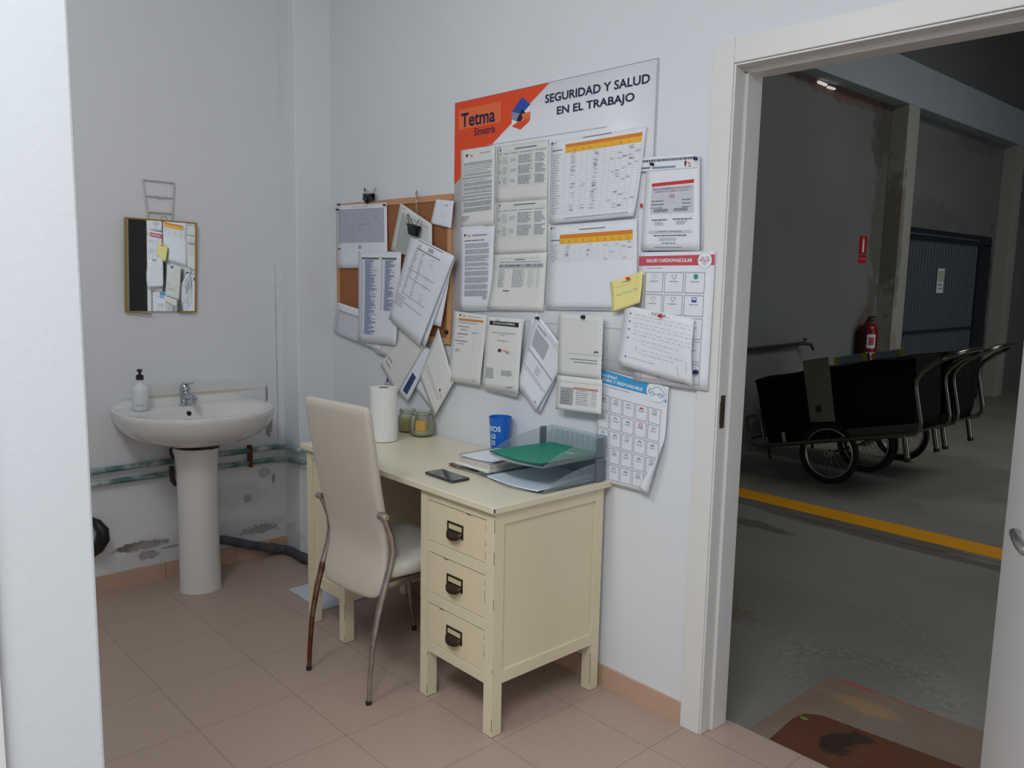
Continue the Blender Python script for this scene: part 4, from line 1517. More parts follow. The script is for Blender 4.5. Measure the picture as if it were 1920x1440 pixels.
# ------------------------------------------------------------------ things on the desk
DZ = DHt + .0005
# paper towel roll
pr_ = empty('paper_towel_roll', (.985, -.245, DZ), 'white paper towel roll standing at the left end of the desk', 'paper towel')
b = MB()
prof_ = [(.021, 0.0)] + [(.0555 + .0005 * sin(k * 2.1), .002 + .218 * k / 16) for k in range(17)] + [(.054, .2205), (.021, .2195)]
b.lathe(prof_, (.985, -.245, DZ), mat('towel_paper', (236, 236, 232), .85, bump=(160, .35)), 40, cap=False)
b.build('towel', None, pr_)
b = MB()
b.lathe([(.0205, .001), (.0205, .2185), (.0185, .2185), (.0185, .001)], (.985, -.245, DZ), mat('cardboard_core', (150, 140, 128), .85), 24, cap=False)
b.build('cardboard_core', None, pr_)
# glass jars
m_glass = glassy('jar_glass', (249, 250, 245), .05, .05, (214, 218, 208))


def jar(name, label, cx_, cy_, r, hh, ribs):
    e = empty(name, (cx_, cy_, DZ), label, 'jar')
    b = MB()
    P1 = [(.0, .0), (r * .86, .0), (r * .98, hh * .08), (r, hh * .30), (r * .99, hh * .62), (r * .90, hh * .76), (r * .76, hh * .84), (r * .76, hh * .88), (r * .84, hh * .90), (r * .86, hh * .95), (r * .84, hh),
          (r * .76, hh), (r * .74, hh * .88), (r * .86, hh * .74), (r * .94, hh * .60), (r * .95, hh * .30), (r * .92, hh * .10), (r * .8, hh * .05), (0.0, hh * .045)]
    rg = []
    seg = 48
    for (rr, z) in P1:
        ring = []
        for j in range(seg):
            a = 2 * pi * j / seg
            k = 1 + (.018 * cos(a * 16) if (ribs and hh * .05 < z < hh * .8 and rr > r * .8) else 0)
            ring.append((cx_ + max(rr, .0005) * k * cos(a), cy_ + max(rr, .0005) * k * sin(a), DZ + z))
        rg.append(ring)
    b.rings(rg, m_glass, cap=False)
    b.build('glass_body', None, e, sharp=60)
    b = MB()
    pts = [(cx_ + r * .80 * cos(a), cy_ + r * .80 * sin(a), DZ + hh * .865) for a in [2 * pi * k / 28 for k in range(28)]]
    b.tube(pts, .0014, m_steelwire, 6, loop=True)
    for sg in (1,):
        a0 = -.35
        b.tube([(cx_ + r * q * cos(a0), cy_ + r * q * sin(a0), DZ + hh * z) for q, z in ((.80, .865), (.95, .84), (1.06, .74), (1.10, .60), (1.07, .48), (1.02, .42))], .0013, m_steelwire, 6)
    b.build('wire_bail', None, e)
    return e


jr = jar('glass_jar', 'round ribbed clear glass jar with a yellow block inside, on the desk by the wall', .998, -.060, .051, .106, True)
b = MB()
b.box(.975, 1.018, -.080, -.045, DZ + .022, DZ + .064)
b.xform(Matrix.Translation((.998, -.06, 0)) @ Matrix.Rotation(radians(34), 4, 'Z') @ Matrix.Translation((-.998, .06, 0)))
tag(b.build('yellow_block', mat('yellow_wax', (240, 178, 34), .5), bevel=.002, smooth=False), 'small yellow block inside the ribbed glass jar', 'block')
b = MB()
b.lathe([(.042, 0), (.044, .006), (.040, .012), (.015, .016)], (.998, -.06, DZ + .0055), mat('pale_shavings', (214, 206, 168), .8), 24)
b.build('filling', None, jr)
jr = jar('glass_jar', 'smaller clear glass jar with greenish yellow contents, behind the ribbed jar', .886, -.056, .041, .098, False)
b = MB()
b.lathe([(.034, 0), (.037, .01), (.037, .045), (.030, .052)], (.886, -.056, DZ + .0055), mat('green_wax', (188, 182, 92), .5), 24)
b.build('filling', None, jr)['label'] = 'greenish yellow contents'

# blue plastic cup
cup = empty('plastic_cup', (1.494, -.058, DZ), 'blue plastic tumbler with white lettering, behind the letter trays', 'cup')
m_cup = mat('cup_blue', (22, 108, 206), .35)
b = MB()
b.lathe([(.001, 0), (.031, 0), (.033, .004), (.043, .150), (.044, .152), (.0425, .152), (.0322, .008), (.001, .006)], (1.494, -.058, DZ), m_cup, 40, cap=False)
b.build('cup_body', None, cup)


def wrap_text(s, a_mid, z0, z1, width, bold):
    V, F = text_mesh(s, bold)
    b2 = MB()
    for f_ in F:
        pts = []
        for i_ in f_:
            z = z1 - V[i_][1] * (z1 - z0)
            r = .033 + (.043 - .033) * (z - .004) / .146 + .0006
            a = a_mid + (V[i_][0] - .5) * width / .039
            pts.append((1.494 + r * cos(a), -.058 + r * sin(a), DZ + z))
        b2.face(pts)
    return b2


va = math.atan2(CY + .058, CX - 1.494)
lt = MB()
for s, am, z0, z1, wd_ in (('RIOS', va - .62, .100, .120, .052), ('G2', va - .72, .072, .090, .022), ('S2', va - .74, .048, .064, .020)):
    t = wrap_text(s, am, z0, z1, wd_, .02)
    me_ = bpy.data.meshes.new('x')
    t.bm.to_mesh(me_)
    lt.bm.from_mesh(me_)
    t.bm.free()
    bpy.data.meshes.remove(me_)
lt.build('lettering', mat('cup_print', (226, 234, 244), .4), cup, recalc=False)['label'] = 'white lettering'

# phone
b = MB()
ph = empty('phone', (1.634, -.422, DZ), 'black smartphone lying face up near the front edge of the desk', 'phone', rot=(0, 0, radians(-2)))
b.box(-.080, .080, -.0375, .0375, .0005, .009)
b.build('phone_body', mat('phone_case', (74, 76, 80), .3, .5), ph, world=False, bevel=.004)
MB().box(-.0775, .0775, -.035, .035, .009, .0095).build('screen', mat('phone_screen', (36, 38, 42), .08, coat=.6), ph, world=False, smooth=False)

# clear acrylic tray with the stack of papers
m_clear = glassy('clear_plastic', (240, 240, 238), .07, .08, (225, 225, 222))
b = MB()
x0, x1, y0, y1 = 1.508, 1.727, -.318, -.030
b.box(x0, x1, y0, y1, DZ, DZ + .003)
b.box(x0, x0 + .003, y0 + .05, y1, DZ + .003, DZ + .040)
b.box(x0, x1, y1 - .003, y1, DZ + .003, DZ + .045)
b.box(x1 - .045, x1 - .005, y0 - .005, y0 + .02, DZ + .003, DZ + .014)
b.box(x0 + .03, x0 + .07, y0 - .002, y0 + .02, DZ + .003, DZ + .012)
tag(b.build('clear_tray', m_clear, smooth=False), 'clear plastic desk tray under the stack of papers, left of the letter trays', 'tray')
tag(MB().box(1.511, 1.541, -.316, -.302, DZ + .0035, DZ + .0115).build('wooden_strip', m_floor_dark, bevel=.001, smooth=False), 'short brown strip lying at the front left of the clear tray', 'strip')
pz = DZ + .0145


def slab_paper(name, label, cat, x0, x1, y0, y1, z0, z1, m, rot=0, edge=None, curl=0):
    b = MB()
    n = 10
    cx_, cy_ = (x0 + x1) / 2, (y0 + y1) / 2
    top, bot = [], []
    for j in range(n + 1):
        for i_ in range(n + 1):
            u, v = i_ / n, j / n
            x, y = x0 + (x1 - x0) * u, y0 + (y1 - y0) * v
            dz = curl * (abs(u - .5) * 2) ** 2 * (1 - v) if curl else 0
            dx, dy = x - cx_, y - cy_
            X, Y = cx_ + dx * cos(rot) - dy * sin(rot), cy_ + dx * sin(rot) + dy * cos(rot)
            top.append((X, Y, z1 + dz))
            bot.append((X, Y, z0 + dz))
    T = [b.bm.verts.new(p) for p in top]
    B = [b.bm.verts.new(p) for p in bot]
    k = b.mi(m)
    ke = b.mi(edge or m)
    W = n + 1
    for j in range(n):
        for i_ in range(n):
            a = j * W + i_
            b.bm.faces.new((T[a], T[a + 1], T[a + W + 1], T[a + W])).material_index = k
            b.bm.faces.new((B[a], B[a + W], B[a + W + 1], B[a + 1])).material_index = k
    for i_ in range(n):
        b.bm.faces.new((B[i_], B[i_ + 1], T[i_ + 1], T[i_])).material_index = ke
        a = n * W + i_
        b.bm.faces.new((B[a + 1], B[a], T[a], T[a + 1])).material_index = ke
        a = i_ * W
        b.bm.faces.new((B[a + W], B[a], T[a], T[a + W])).material_index = ke
        a = i_ * W + n
        b.bm.faces.new((B[a], B[a + W], T[a + W], T[a])).material_index = ke
    return tag(b.build(name, None, smooth=False), label, cat)


m_edge = mat('page_edges', (214, 208, 190), .8, noise=(300, .7, (184, 176, 156)))
slab_paper('paper_stack', 'white paper pad at the bottom of the stack in the clear tray', 'paper stack', 1.545, 1.722, -.312, -.06, pz, pz + .009, m_paper, 0, mat('pad_edge', (232, 232, 228), .8))
slab_paper('paper_stack', 'thick cream edged block of pages in the middle of the stack in the clear tray', 'paper stack', 1.551, 1.722, -.306, -.07, pz + .0092, pz + .026, m_paper_cream, 0, m_edge)
slab_paper('loose_sheet', 'top white sheet lying skewed on the stack in the clear tray', 'paper', 1.556, 1.712, -.300, -.10, pz + .0310, pz + .0316, m_paper, .10, None, .004)
slab_paper('loose_sheet', 'lilac shaded sheet under the top sheet of the stack in the clear tray', 'paper', 1.553, 1.716, -.304, -.12, pz + .0265, pz + .0271, mat('paper_lilac', (206, 204, 228), .8), .05, None, .003)

# two translucent letter trays
m_smoke = glassy('smoke_plastic', (243, 248, 249), .17, .22, (206, 216, 220))
m_clipgrey = mat('riser_grey', (104, 114, 122), .35)


def letter_tray(label, z, hh):
    e = empty('letter_tray', (1.863, -.165, z), label, 'letter tray')
    x0, x1, y0, y1 = 1.732, 1.996, -.318, -.022
    # floor with a bowed front lip
    b = MB()
    n = 14
    R_ = []
    for j in range(9):
        v = j / 8
        ring_t = []
        for i_ in range(n + 1):
            u = i_ / n
            bow = -.030 * sin(pi * u) * (1 - v) ** 2
            dip = -.000
            ring_t.append((x0 + (x1 - x0) * u, y0 + (y1 - y0) * v + bow, z + .001 + dip))
        R_.append(ring_t)
    th = .0022
    for R2, o in ((R_, 0), ([[(p[0], p[1], p[2] + th) for p in r] for r in R_], 1)):
        b.rings(R2, m_smoke, cap=False, closed=False)
    fr = [R_[0], [(p[0], p[1], p[2] + th) for p in R_[0]]]
    b.rings(fr, m_smoke, cap=False, closed=False)
    b.build('tray_base', None, e)
    # walls: sides rise in a curve from the low front to the full-height back
    prof2 = [(-.318, .008), (-.30, .014), (-.275, .026), (-.23, .042), (-.18, .053), (-.13, .061), (-.08, .066), (-.022, hh)]
    for (xa, s) in ((x0, 1), (x1, -1)):
        b = MB()
        outer = [[(xa, y, z + .0032) for y, _ in prof2], [(xa, y, z + q) for y, q in prof2]]
        inner = [[(xa + s * .0025, y, z + .0032) for y, _ in prof2], [(xa + s * .0025, y, z + q) for y, q in prof2]]
        b.rings(outer, m_smoke, cap=False, closed=False)
        b.rings(inner, m_smoke, cap=False, closed=False)
        b.rings([outer[1], inner[1]], m_smoke, cap=False, closed=False)
        b.build('tray_side', None, e)
    b = MB()
    b.box(x0 + .0026, x1 - .0026, y1 - .0028, y1, z + .0035, z + hh)
    for k in range(9):
        xx = x0 + .03 + k * .025
        b.box(xx, xx + .003, y1 - .0045, y1 - .0029, z + .01, z + hh - .01)
    b.build('tray_back', m_smoke, e, smooth=False)
    return e, x0, x1, y0, y1


e1, *_ = letter_tray('lower smoky letter tray holding bluish papers, at the right end of the desk', DZ, .071)
z2 = DZ + .083
e2, x0, x1, y0, y1 = letter_tray('upper smoky letter tray holding a green folder, on top of the other tray', z2, .071)
for e, z in ((e1, DZ), (e2, z2)):
    for (xa, s) in ((x0, -1), (x1, 1)):
        b = MB()
        b.box(xa + (s * .001 if s > 0 else -.008), xa + (.008 if s > 0 else -.001), -.075, -.045, z + .002, z + .068)
        if z < .8:
            b.box(xa + (s * .001 if s > 0 else -.009), xa + (.009 if s > 0 else -.001), -.078, -.042, z + .068, z + .0825)
        b.build('riser_clip', m_clipgrey, e, bevel=.0015, smooth=False)
slab_paper('paper_stack', 'bluish white papers lying in the lower letter tray', 'paper stack', 1.742, 1.985, -.335, -.03, DZ + .0042, DZ + .0085, mat('paper_bluish', (206, 220, 232), .6), 0, mat('pad_edge', (232, 232, 228), .8), .006)
slab_paper('green_folder', 'green cardboard folder lying in the upper letter tray', 'folder', 1.740, 1.988, -.325, -.028, z2 + .0045, z2 + .0085, mat('folder_green', (10, 134, 108), .5), 0, mat('folder_edge', (6, 96, 76), .5), .008)
lb = MB()
lb.lathe([(.014, 0), (.014, .0006)], (1.915, -.115, z2 + .0087), mat('white_sticker', (225, 232, 230), .5), 20, sx=1.3, sy=.55)
tag(lb.build('white_sticker', None), 'small white oval sticker on the green folder', 'sticker')

# white card on the floor under the desk
b = MB()
b.box(.50, .80, -.434, -.14, .0008, .0045)
tag(b.build('floor_card', mat('floor_card', (206, 214, 224), .5), smooth=False), 'bluish white card lying on the floor under the left end of the desk', 'card')

# ------------------------------------------------------------------ wash basin corner
SY, SA, SB = -.700, .328, .500
sink = empty('pedestal_sink', (.2, SY, 0), 'white ceramic pedestal washbasin standing against the corner wall', 'sink')


def outline(a, bdep, x_off, n=48, p=2.25):
    out = []
    xm = bdep * .36
    half = []
    for k in range(9):                      # short, gently widening back part
        x = xm * k / 9
        half.append((x, a * (.945 + .055 * sin(pi / 2 * k / 9))))
    for k in range(n // 2 + 1):             # rounded front
        t = pi / 2 * k / (n // 2)
        half.append((xm + (bdep - xm) * sin(t) ** (2 / p), a * cos(t) ** (2 / p) if k < n // 2 else 0.0))
    for x, y in half:
        out.append((x_off + x, SY + y))
    for x, y in reversed(half[:-1]):
        out.append((x_off + x, SY - y))
    return out


RZm = .815
b = MB()
layers = [  # (half width, depth, x offset, z)
    (.088, .220, .004, .640), (.100, .245, .004, .652), (.165, .320, .004, .664), (.228, .395, .003, .684), (.275, .443, .002, .708), (.303, .470, .001, .734), (.318, .488, .001, .764), (SA - .003, SB - .004, .001, .792),
    (SA, SB, .001, .806), (SA - .003, SB - .003, .001, RZm + .001),
    (SA - .014, SB - .014, .001, RZm + .003)]
R_ = []
for (a, d, xo, z) in layers:
    pts = outline(a, d, xo)
    R_.append([(x, y, z) for x, y in pts])
b.rings(R_, m_ceramic, cap=False, closed=True)
# deck: from outer lip to bowl edge with a ring-to-ring bridge (both closed, 82 points)
N = 82
outer_l = R_[-1]
def resample(poly, n):
    L_ = [0]
    P_ = [Vector(p) for p in poly]
    P_.append(P_[0])
    for i_ in range(1, len(P_)):
        L_.append(L_[-1] + (P_[i_] - P_[i_ - 1]).length)
    out = []
    k = 0
    for j in range(n):
        s = L_[-1] * j / n
        while L_[k + 1] < s:
            k += 1
        q = (s - L_[k]) / max(1e-9, L_[k + 1] - L_[k])
        out.append(P_[k].lerp(P_[k + 1], q))
    return out


OL = resample(outer_l, N)
rings2 = [OL]
for (sc, z, xo) in ((1.0, RZm + .001, 0), (.95, RZm - .012, 0), (.85, RZm - .050, .0), (.70, RZm - .085, -.0), (.45, RZm - .108, -.01), (.14, RZm - .118, -.02)):
    ring = []
    for p in OL:
        ang = math.atan2((p.y - SY) / .275, (p.x - .285) / .175)
        ex = 2.15
        ca, sa = cos(ang), sin(ang)
        rr = 1 / ((abs(ca) ** ex + abs(sa) ** ex) ** (1 / ex))
        ring.append((.285 + xo + .175 * sc * rr * ca, SY + .275 * sc * rr * sa, z))
    rings2.append(ring)
b.rings(rings2, m_ceramic, cap=False)
# back ledge against the wall
up = [(.001, .812), (.050, .816), (.040, .820), (.024, .832), (.014, .842), (.001, .846)]
b.rings([[(x * (1 if abs(q) < .25 else .55), SY + q, z if abs(q) < .25 else .812 + (z - .812) * .4) for x, z in up] for q in (-.295, -.245, -.12, 0, .12, .245, .295)], m_ceramic)
b.build('basin', None, sink, sharp=60, recalc=True)
b = MB()
b.lathe([(.092, 0.001), (.090, .02), (.087, .20), (.085, .40), (.088, .56), (.094, .63), (.098, .652)], (.222, -.722, 0), m_ceramic, 36, sx=1.0, sy=1.0)
b.build('pedestal', None, sink)
b = MB()
b.lathe([(.0105, 0), (.0105, .010), (.006, .011)], (.122, SY - .014, .785), m_dark_hole, 16, axis='x')
b.build('overflow', None, sink)
b = MB()
b.lathe([(.024, 0), (.024, .003), (.012, .004)], (.268, SY, .6985), m_chrome_tap, 20)
b.build('drain', None, sink)
b = MB()
b.tube([(.13, -.790, .648), (.115, -.796, .628), (.10, -.790, .602), (.09, -.768, .572)], .006, m_blackplastic, 8)
b.tube([(.050, -.772, .535), (.050, -.772, .505), (.052, -.768, .470), (.055, -.755, .445)], [.011, .012, .012, .009], m_valve, 8)
b.build('supply_hose', None, sink)
b = MB()
b.tube([(.205, -.805, .650), (.26, -.79, .652), (.305, -.745, .653), (.318, -.70, .653), (.300, -.655, .652)], .0035, mat('dark_seam', (58, 38, 30), .8), 6)  # dark brown line along the joint of basin and pedestal
b.build('seam_line', None, sink)['label'] = 'dark brown line between basin and pedestal'
# mixer tap
tap = empty('mixer_tap', (.085, SY - .012, .817), 'chrome single lever mixer tap on the washbasin', 'tap')
tx, ty, tz = .085, SY - .012, RZm + .003
b = MB()
b.lathe([(.026, 0), (.026, .004), (.0235, .007), (.023, .060), (.0225, .064)], (tx, ty, tz), m_chrome_tap, 28)
b.build('tap_body', None, tap)
b = MB()
b.tube([(tx + .012, ty, tz + .040), (tx + .05, ty, tz + .046), (tx + .085, ty, tz + .046), (tx + .105, ty, tz + .040)], [.016, .015, .014, .013], m_chrome_tap, 14)
b.lathe([(.012, -.012), (.012, .004)], (tx + .100, ty, tz + .032), m_chrome_tap, 14)
b.build('spout', None, tap)
b = MB()
b.lathe([(.0235, 0), (.0235, .014), (.021, .026), (.014, .034), (.004, .037)], (tx, ty, tz + .066), m_chrome_tap, 28)
b.hexa([(tx - .004, ty - .013, tz + .094), (tx - .004, ty + .013, tz + .094), (tx + .085, ty + .009, tz + .106), (tx + .085, ty - .009, tz + .106)],
       [(tx - .004, ty - .012, tz + .102), (tx - .004, ty + .012, tz + .102), (tx + .085, ty + .008, tz + .112), (tx + .085, ty - .008, tz + .112)], m_chrome_tap)
b.build('tap_lever', None, tap, bevel=.002)
# soap bottle
sb_ = empty('soap_bottle', (.115, -.915, RZm + .004), 'white soap dispenser bottle with a black pump, on the left of the washbasin', 'bottle')
bx_, by_, bz_ = .115, -.915, RZm + .0035
b = MB()
b.lathe([(.003, 0), (.031, 0), (.034, .004), (.034, .088), (.032, .097), (.025, .106), (.016, .114), (.012, .120), (.012, .134), (.004, .134)], (bx_, by_, bz_), mat('soap_white', (224, 226, 228), .25), 32)
b.build('bottle_body', None, sb_)
b = MB()
b.lathe([(.0155, 0), (.0155, .018), (.012, .021), (.005, .023), (.005, .034), (.011, .035), (.011, .044), (.004, .046)], (bx_, by_, bz_ + .133), m_blackplastic, 20)
b.tube([(bx_, by_, bz_ + .173), (bx_ + .022, by_ - .004, bz_ + .174), (bx_ + .032, by_ - .006, bz_ + .168)], [.006, .005, .004], m_blackplastic, 8)
b.build('pump', None, sb_)
b = MB()
for k, q in enumerate((-.012, -.006, .004, .010)):
    a = math.atan2(CY - by_, CX - bx_) + q / .034 - .12
    b.face([(bx_ + .0345 * cos(a), by_ + .0345 * sin(a), bz_ + .022), (bx_ + .0345 * cos(a + .12), by_ + .0345 * sin(a + .12), bz_ + .022),
            (bx_ + .0345 * cos(a + .12), by_ + .0345 * sin(a + .12), bz_ + .026), (bx_ + .0345 * cos(a), by_ + .0345 * sin(a), bz_ + .026)])
b.build('lettering', INK['ink_mid'], sb_, smooth=False)

# mirror with a broken brass edge, and the wire rack it hangs under
mi_ = empty('wall_mirror', (.021, -.772, 1.437), 'small rectangular mirror in a broken thin brass frame above the washbasin', 'mirror', rot=(radians(-1.2), .038, .003))
MB().box(-.010, .002, -.149, .149, -.198, .198).build('mirror_glass', m_mirror, mi_, world=False, smooth=False)
for nm, bb in (('frame_side', (-.011, .006, -.154, -.148, -.202, .202)), ('frame_side', (-.011, .006, .148, .154, -.202, .202)), ('frame_top', (-.011, .006, -.149, .149, .197, .203)),
               ('frame_bottom', (-.011, .006, .075, .149, -.203, -.197))):
    MB().box(*bb).build(nm, m_gold, mi_, world=False, smooth=False)
b = MB()
b.hexa([(.000, -.152, -.203), (.006, -.152, -.203), (.006, -.045, -.216), (.000, -.045, -.216)], [(.000, -.152, -.198), (.006, -.152, -.198), (.006, -.045, -.211), (.000, -.045, -.211)])
b.build('frame_bottom', m_gold, mi_, world=False, smooth=False)['label'] = 'loose broken strip of frame'
b = MB()
pts = [(.006, .008 + .012 * cos(a), .208 + .012 * sin(a)) for a in [2 * pi * k / 16 for k in range(16)]]
b.tube(pts, .0014, m_gold, 6, loop=True)
b.build('hanging_ring', None, mi_, world=False)
rk = MB()
A, B_, C_, D_ = (.008, -.834, 1.808), (.008, -.698, 1.806), (.008, -.814, 1.63), (.008, -.716, 1.63)
for p, q in ((A, B_), (A, C_), (B_, D_)):
    rk.tube([p, q], .0032, m_wire, 8)
for z in (1.741, 1.673):
    t = (1.808 - z) / .178
    rk.tube([(.008, -.834 + .020 * t, z), (.008, -.698 - .018 * t, z - .002)], .0032, m_wire, 8)
rk.lathe([(.004, -.008), (.004, .006)], (.008, -.766, 1.735), m_wire, 8, axis='x')
tag(rk.build('wire_rack', None), 'pale wire ladder shaped rack on the wall above the mirror', 'rack')

# pipes along the wall and round the pier
def wall_pipe(name, label, za, zb, zc, r=.0125):
    b = MB()
    o = .020
    pts = [(o, -2.2, za), (o, -1.2, za), (o, -.70, za + (zb - za) * .6), (o, -.26, zb), (o + .004, -.225, zb), (o + .02, -.209, zb - .001), (.07, -.207, zb + .001), (.19, -.207, zc), (.215, -.20, zc), (.222, -.17, zc), (.222, -.03, zc)]
    b.tube(pts, r, m_pipe, 12)
    tag(b.build(name, None), label, 'pipe')


wall_pipe('water_pipe', 'upper of the two flaking green painted water pipes behind the washbasin', .552, .553, .560)
wall_pipe('water_pipe', 'lower of the two flaking green painted water pipes behind the washbasin', .500, .490, .503)
b = MB()
b.box(.0, .036, -.388, -.374, .470, .578)
b.tube([(.034, -.381, .555), (.042, -.381, .565), (.034, -.381, .578)], .004, m_rust, 6)
tag(b.build('pipe_clamp', m_rust, bevel=.002, smooth=False), 'rusty clamp holding both green pipes to the wall', 'clamp')
b = MB()
b.tube([(.040, -.66, .165), (.040, -.60, .152), (.040, -.533, .136), (.040, -.40, .082), (.040, -.29, .042), (.045, -.25, .030), (.065, -.222, .028), (.11, -.214, .028), (.20, -.214, .026), (.30, -.20, .024), (.34, -.17, .024), (.35, -.05, .024)],
       .0215, m_blackpipe, 14)
b.tube([(.040, -.300, .047), (.042, -.262, .033)], .0255, m_blackpipe, 14)
b.tube([(.215, -.214, .026), (.25, -.209, .0262)], .0255, m_blackpipe, 14)
tag(b.build('drain_pipe', None), 'black plastic drain pipe sloping down the wall from behind the pedestal', 'pipe')
b = MB()
b.tube([(.02, -1.12, .19), (.05, -1.095, .22), (.07, -1.082, .262), (.07, -1.080, .30), (.05, -1.095, .33), (.01, -1.11, .335)], [.022, .026, .030, .026, .02, .018], m_blackplastic, 12)
tag(b.build('drain_trap', None), 'black plastic fitting low on the wall at the left, by the partition edge', 'pipe fitting')

# ------------------------------------------------------------------ things in the hall
m_bag = mat('black_sack', (13, 13, 18), .85, bump=(18, .4), spec=.2)
m_cartmetal = mat('cart_tube_steel', (128, 124, 118), .24, .95)
m_plate_unlit = mat('plate_unlit', (118, 116, 104), .6)  # near plates: shade of their unlit side put into the grey
m_plate_light = mat('plate_light', (170, 178, 190), .5)
m_yel = mat('reflector_yellow', (236, 214, 40), .5)
m_tire = mat('tyre', (20, 20, 20), .85)
m_rim = mat('wheel_rim', (176, 174, 168), .35, .8)
tilt = math.atan2(.234, .972)


def make_cart(loc, label, near_light):
    e = empty('barrow_cart', loc, label, 'cart', 'street cleaning barrows in the hall', rot=(0, -tilt, 0))
    W_ = .448
    # local: x = along the rails, y = across (0 near .. W_ far), z = up
    def bld(b, nm, m=None, **k):
        return b.build(nm, m, e, world=False, **k)
    for nm, y in (('wheel', .02), ('wheel', W_ + .172)):
        w_ = MB()
        rr, rw = .207, .021
        pts = [(rr * cos(a), y, rr * sin(a)) for a in [2 * pi * k / 36 for k in range(36)]]
        w_.tube(pts, rw, m_tire, 10, loop=True)
        pts = [(.180 * cos(a), y, .180 * sin(a)) for a in [2 * pi * k / 36 for k in range(36)]]
        w_.tube(pts, .009, m_rim, 8, loop=True)
        w_.lathe([(.022, -.03), (.022, .03)], (0, y, 0), m_rim, 14, axis='y')
        for k in range(18):
            a = 2 * pi * k / 18
            w_.tube([(.02 * cos(a + .7), y + (.02 if k % 2 else -.02), .02 * sin(a + .7)), (.176 * cos(a), y, .176 * sin(a))], .0011, m_rim, 5)
        bld(w_, nm)
    b = MB()
    for y in (-.012, W_ + .052):
        b.tube([(-.52, y, .095), (.0, y, .095), (.60, y, .093), (.655, y, .100), (.685, y, .125), (.697, y, .17), (.703, y, .40), (.715, y, .455), (.76, y, .505), (.84, y, .548), (.90, y, .568)], .0165, m_cartmetal, 10)
        b.tube([(-.50, y, .095), (-.56, y, .097), (-.605, y, .125), (-.615, y, .17), (-.622, y, .30), (-.61, y, .325), (-.58, y, .335), (-.50, y, .335), (-.49, y, .10)], .011, m_cartmetal, 10)
    b.tube([(.90, -.012, .568), (.955, .005, .584), (.995, .055, .596), (1.015, .14, .602), (1.02, W_ / 2 + .02, .603), (1.015, W_ - .10, .602), (.995, W_ - .015, .596), (.955, W_ + .035, .584), (.90, W_ + .052, .568)], .0165, m_cartmetal, 10)
    b.tube([(-.615, -.012, .16), (-.615, W_ + .052, .16)], .011, m_cartmetal, 8)
    b.tube([(0, -.01, 0), (0, W_ + .19, 0)], .010, m_cartmetal, 8)
    bld(b, 'frame')
    for y in (-.012, W_ + .052):
        b = MB()
        b.tube([(.578, y, .09), (.572, y, -.082)], .019, m_cartmetal, 12)
        b.lathe([(.022, -.090), (.022, -.065)], (.572, y, 0), m_rubber, 12)
        bld(b, 'foot')
    b = MB()
    b.box(-.50, .66, .02, W_ + .02, .098, .108)
    b.box(.16, .66, .012, .020, .098, .165)
    bld(b, 'base_tray', mat('perforated_tray', (84, 82, 78), .5, .6), smooth=False)
    # sack body: sagging open box
    b = MB()
    R_ = []
    for (z, x0, x1, inset, wob) in ((.110, -.485, .62, .015, .0), (.20, -.495, .655, .0, .006), (.36, -.503, .682, -.005, .01), (.50, -.508, .705, .0, .012), (.585, -.512, .715, .0, .008), (.605, -.516, .722, -.01, .006), (.615, -.505, .705, .02, .004)):
        ring = []
        n = 14
        for k in range(n):
            ring.append((x0 + (x1 - x0) * k / n, .03 + inset + wob * sin(k * 1.9), z + .008 * sin(k * 1.3) * (z > .5) + .02 * (z > .5) * sin(pi * k / n)))
        for k in range(8):
            ring.append((x1 - wob * sin(k * 2.2), .03 + inset + (W_ - .02 - 2 * inset) * k / 8, z))
        for k in range(n):
            ring.append((x1 + (x0 - x1) * k / n, W_ + .01 - inset + wob * sin(k * 1.7), z + .02 * (z > .5) * sin(pi * k / n)))
        for k in range(8):
            ring.append((x0 + wob * sin(k * 1.6), W_ + .01 - inset + (-(W_ - .02) + 2 * inset) * k / 8, z))
        R_.append(ring)
    b.rings(R_, m_bag, cap=True)
    bld(b, 'sack', sharp=80)
    for y, light in ((-.034, False), (W_ + .075, True)):
        b = MB()
        mp = m_plate_light if light else m_plate_unlit
        if light:
            b.box(-.10, .16, y, y + .004, .23, .700, mp)
            b.box(-.10, -.07, y - .0008, y + .0048, .62, .699, m_yel)
            b.box(.13, .16, y - .0008, y + .0048, .62, .699, m_yel)
        else:
            b.hexa([(-.075, y, .245), (.116, y, .23), (.116, y + .004, .23), (-.075, y + .004, .245)], [(-.062, y, .700), (.138, y, .695), (.138, y + .004, .695), (-.062, y + .004, .700)], mp)
            b.lathe([(.030, -.002), (.030, 0), (.022, .001)], (.005, y, .335), m_gate_dark, 16, axis='y', sx=.8)
            b.box(-.062, .138, y, y + .05, .696, .700, mp)
        o = bld(b, 'mudguard_plate', None, smooth=False)
        o['label'] = 'light grey plate with yellow reflectors' if light else 'grey plate with its unlit side coloured darker'
    b = MB()
    b.box(-.345, -.318, .004, .012, .10, .185)
    bld(b, 'reflector_strip', m_plate_light, smooth=False)
    b = MB()
    b.tube([(-.50, .05, .095), (-.50, .05, -.02)], .012, m_rubber, 8)
    bld(b, 'front_peg')
    return e


c1 = make_cart((1.0, 3.612, .173), 'metal barrow with a black sack, nearer of the two seen through the doorway', False)
# second barrow: copies of the first one and of each of its parts
c2 = c1.copy()
COL.objects.link(c2)
c2.location = (1.0, 4.282, .173)
c2['label'] = 'metal barrow with a black sack, farther one, behind the nearer barrow'
for chd in list(c1.children):
    k = chd.copy()
    COL.objects.link(k)
    k.parent = c2

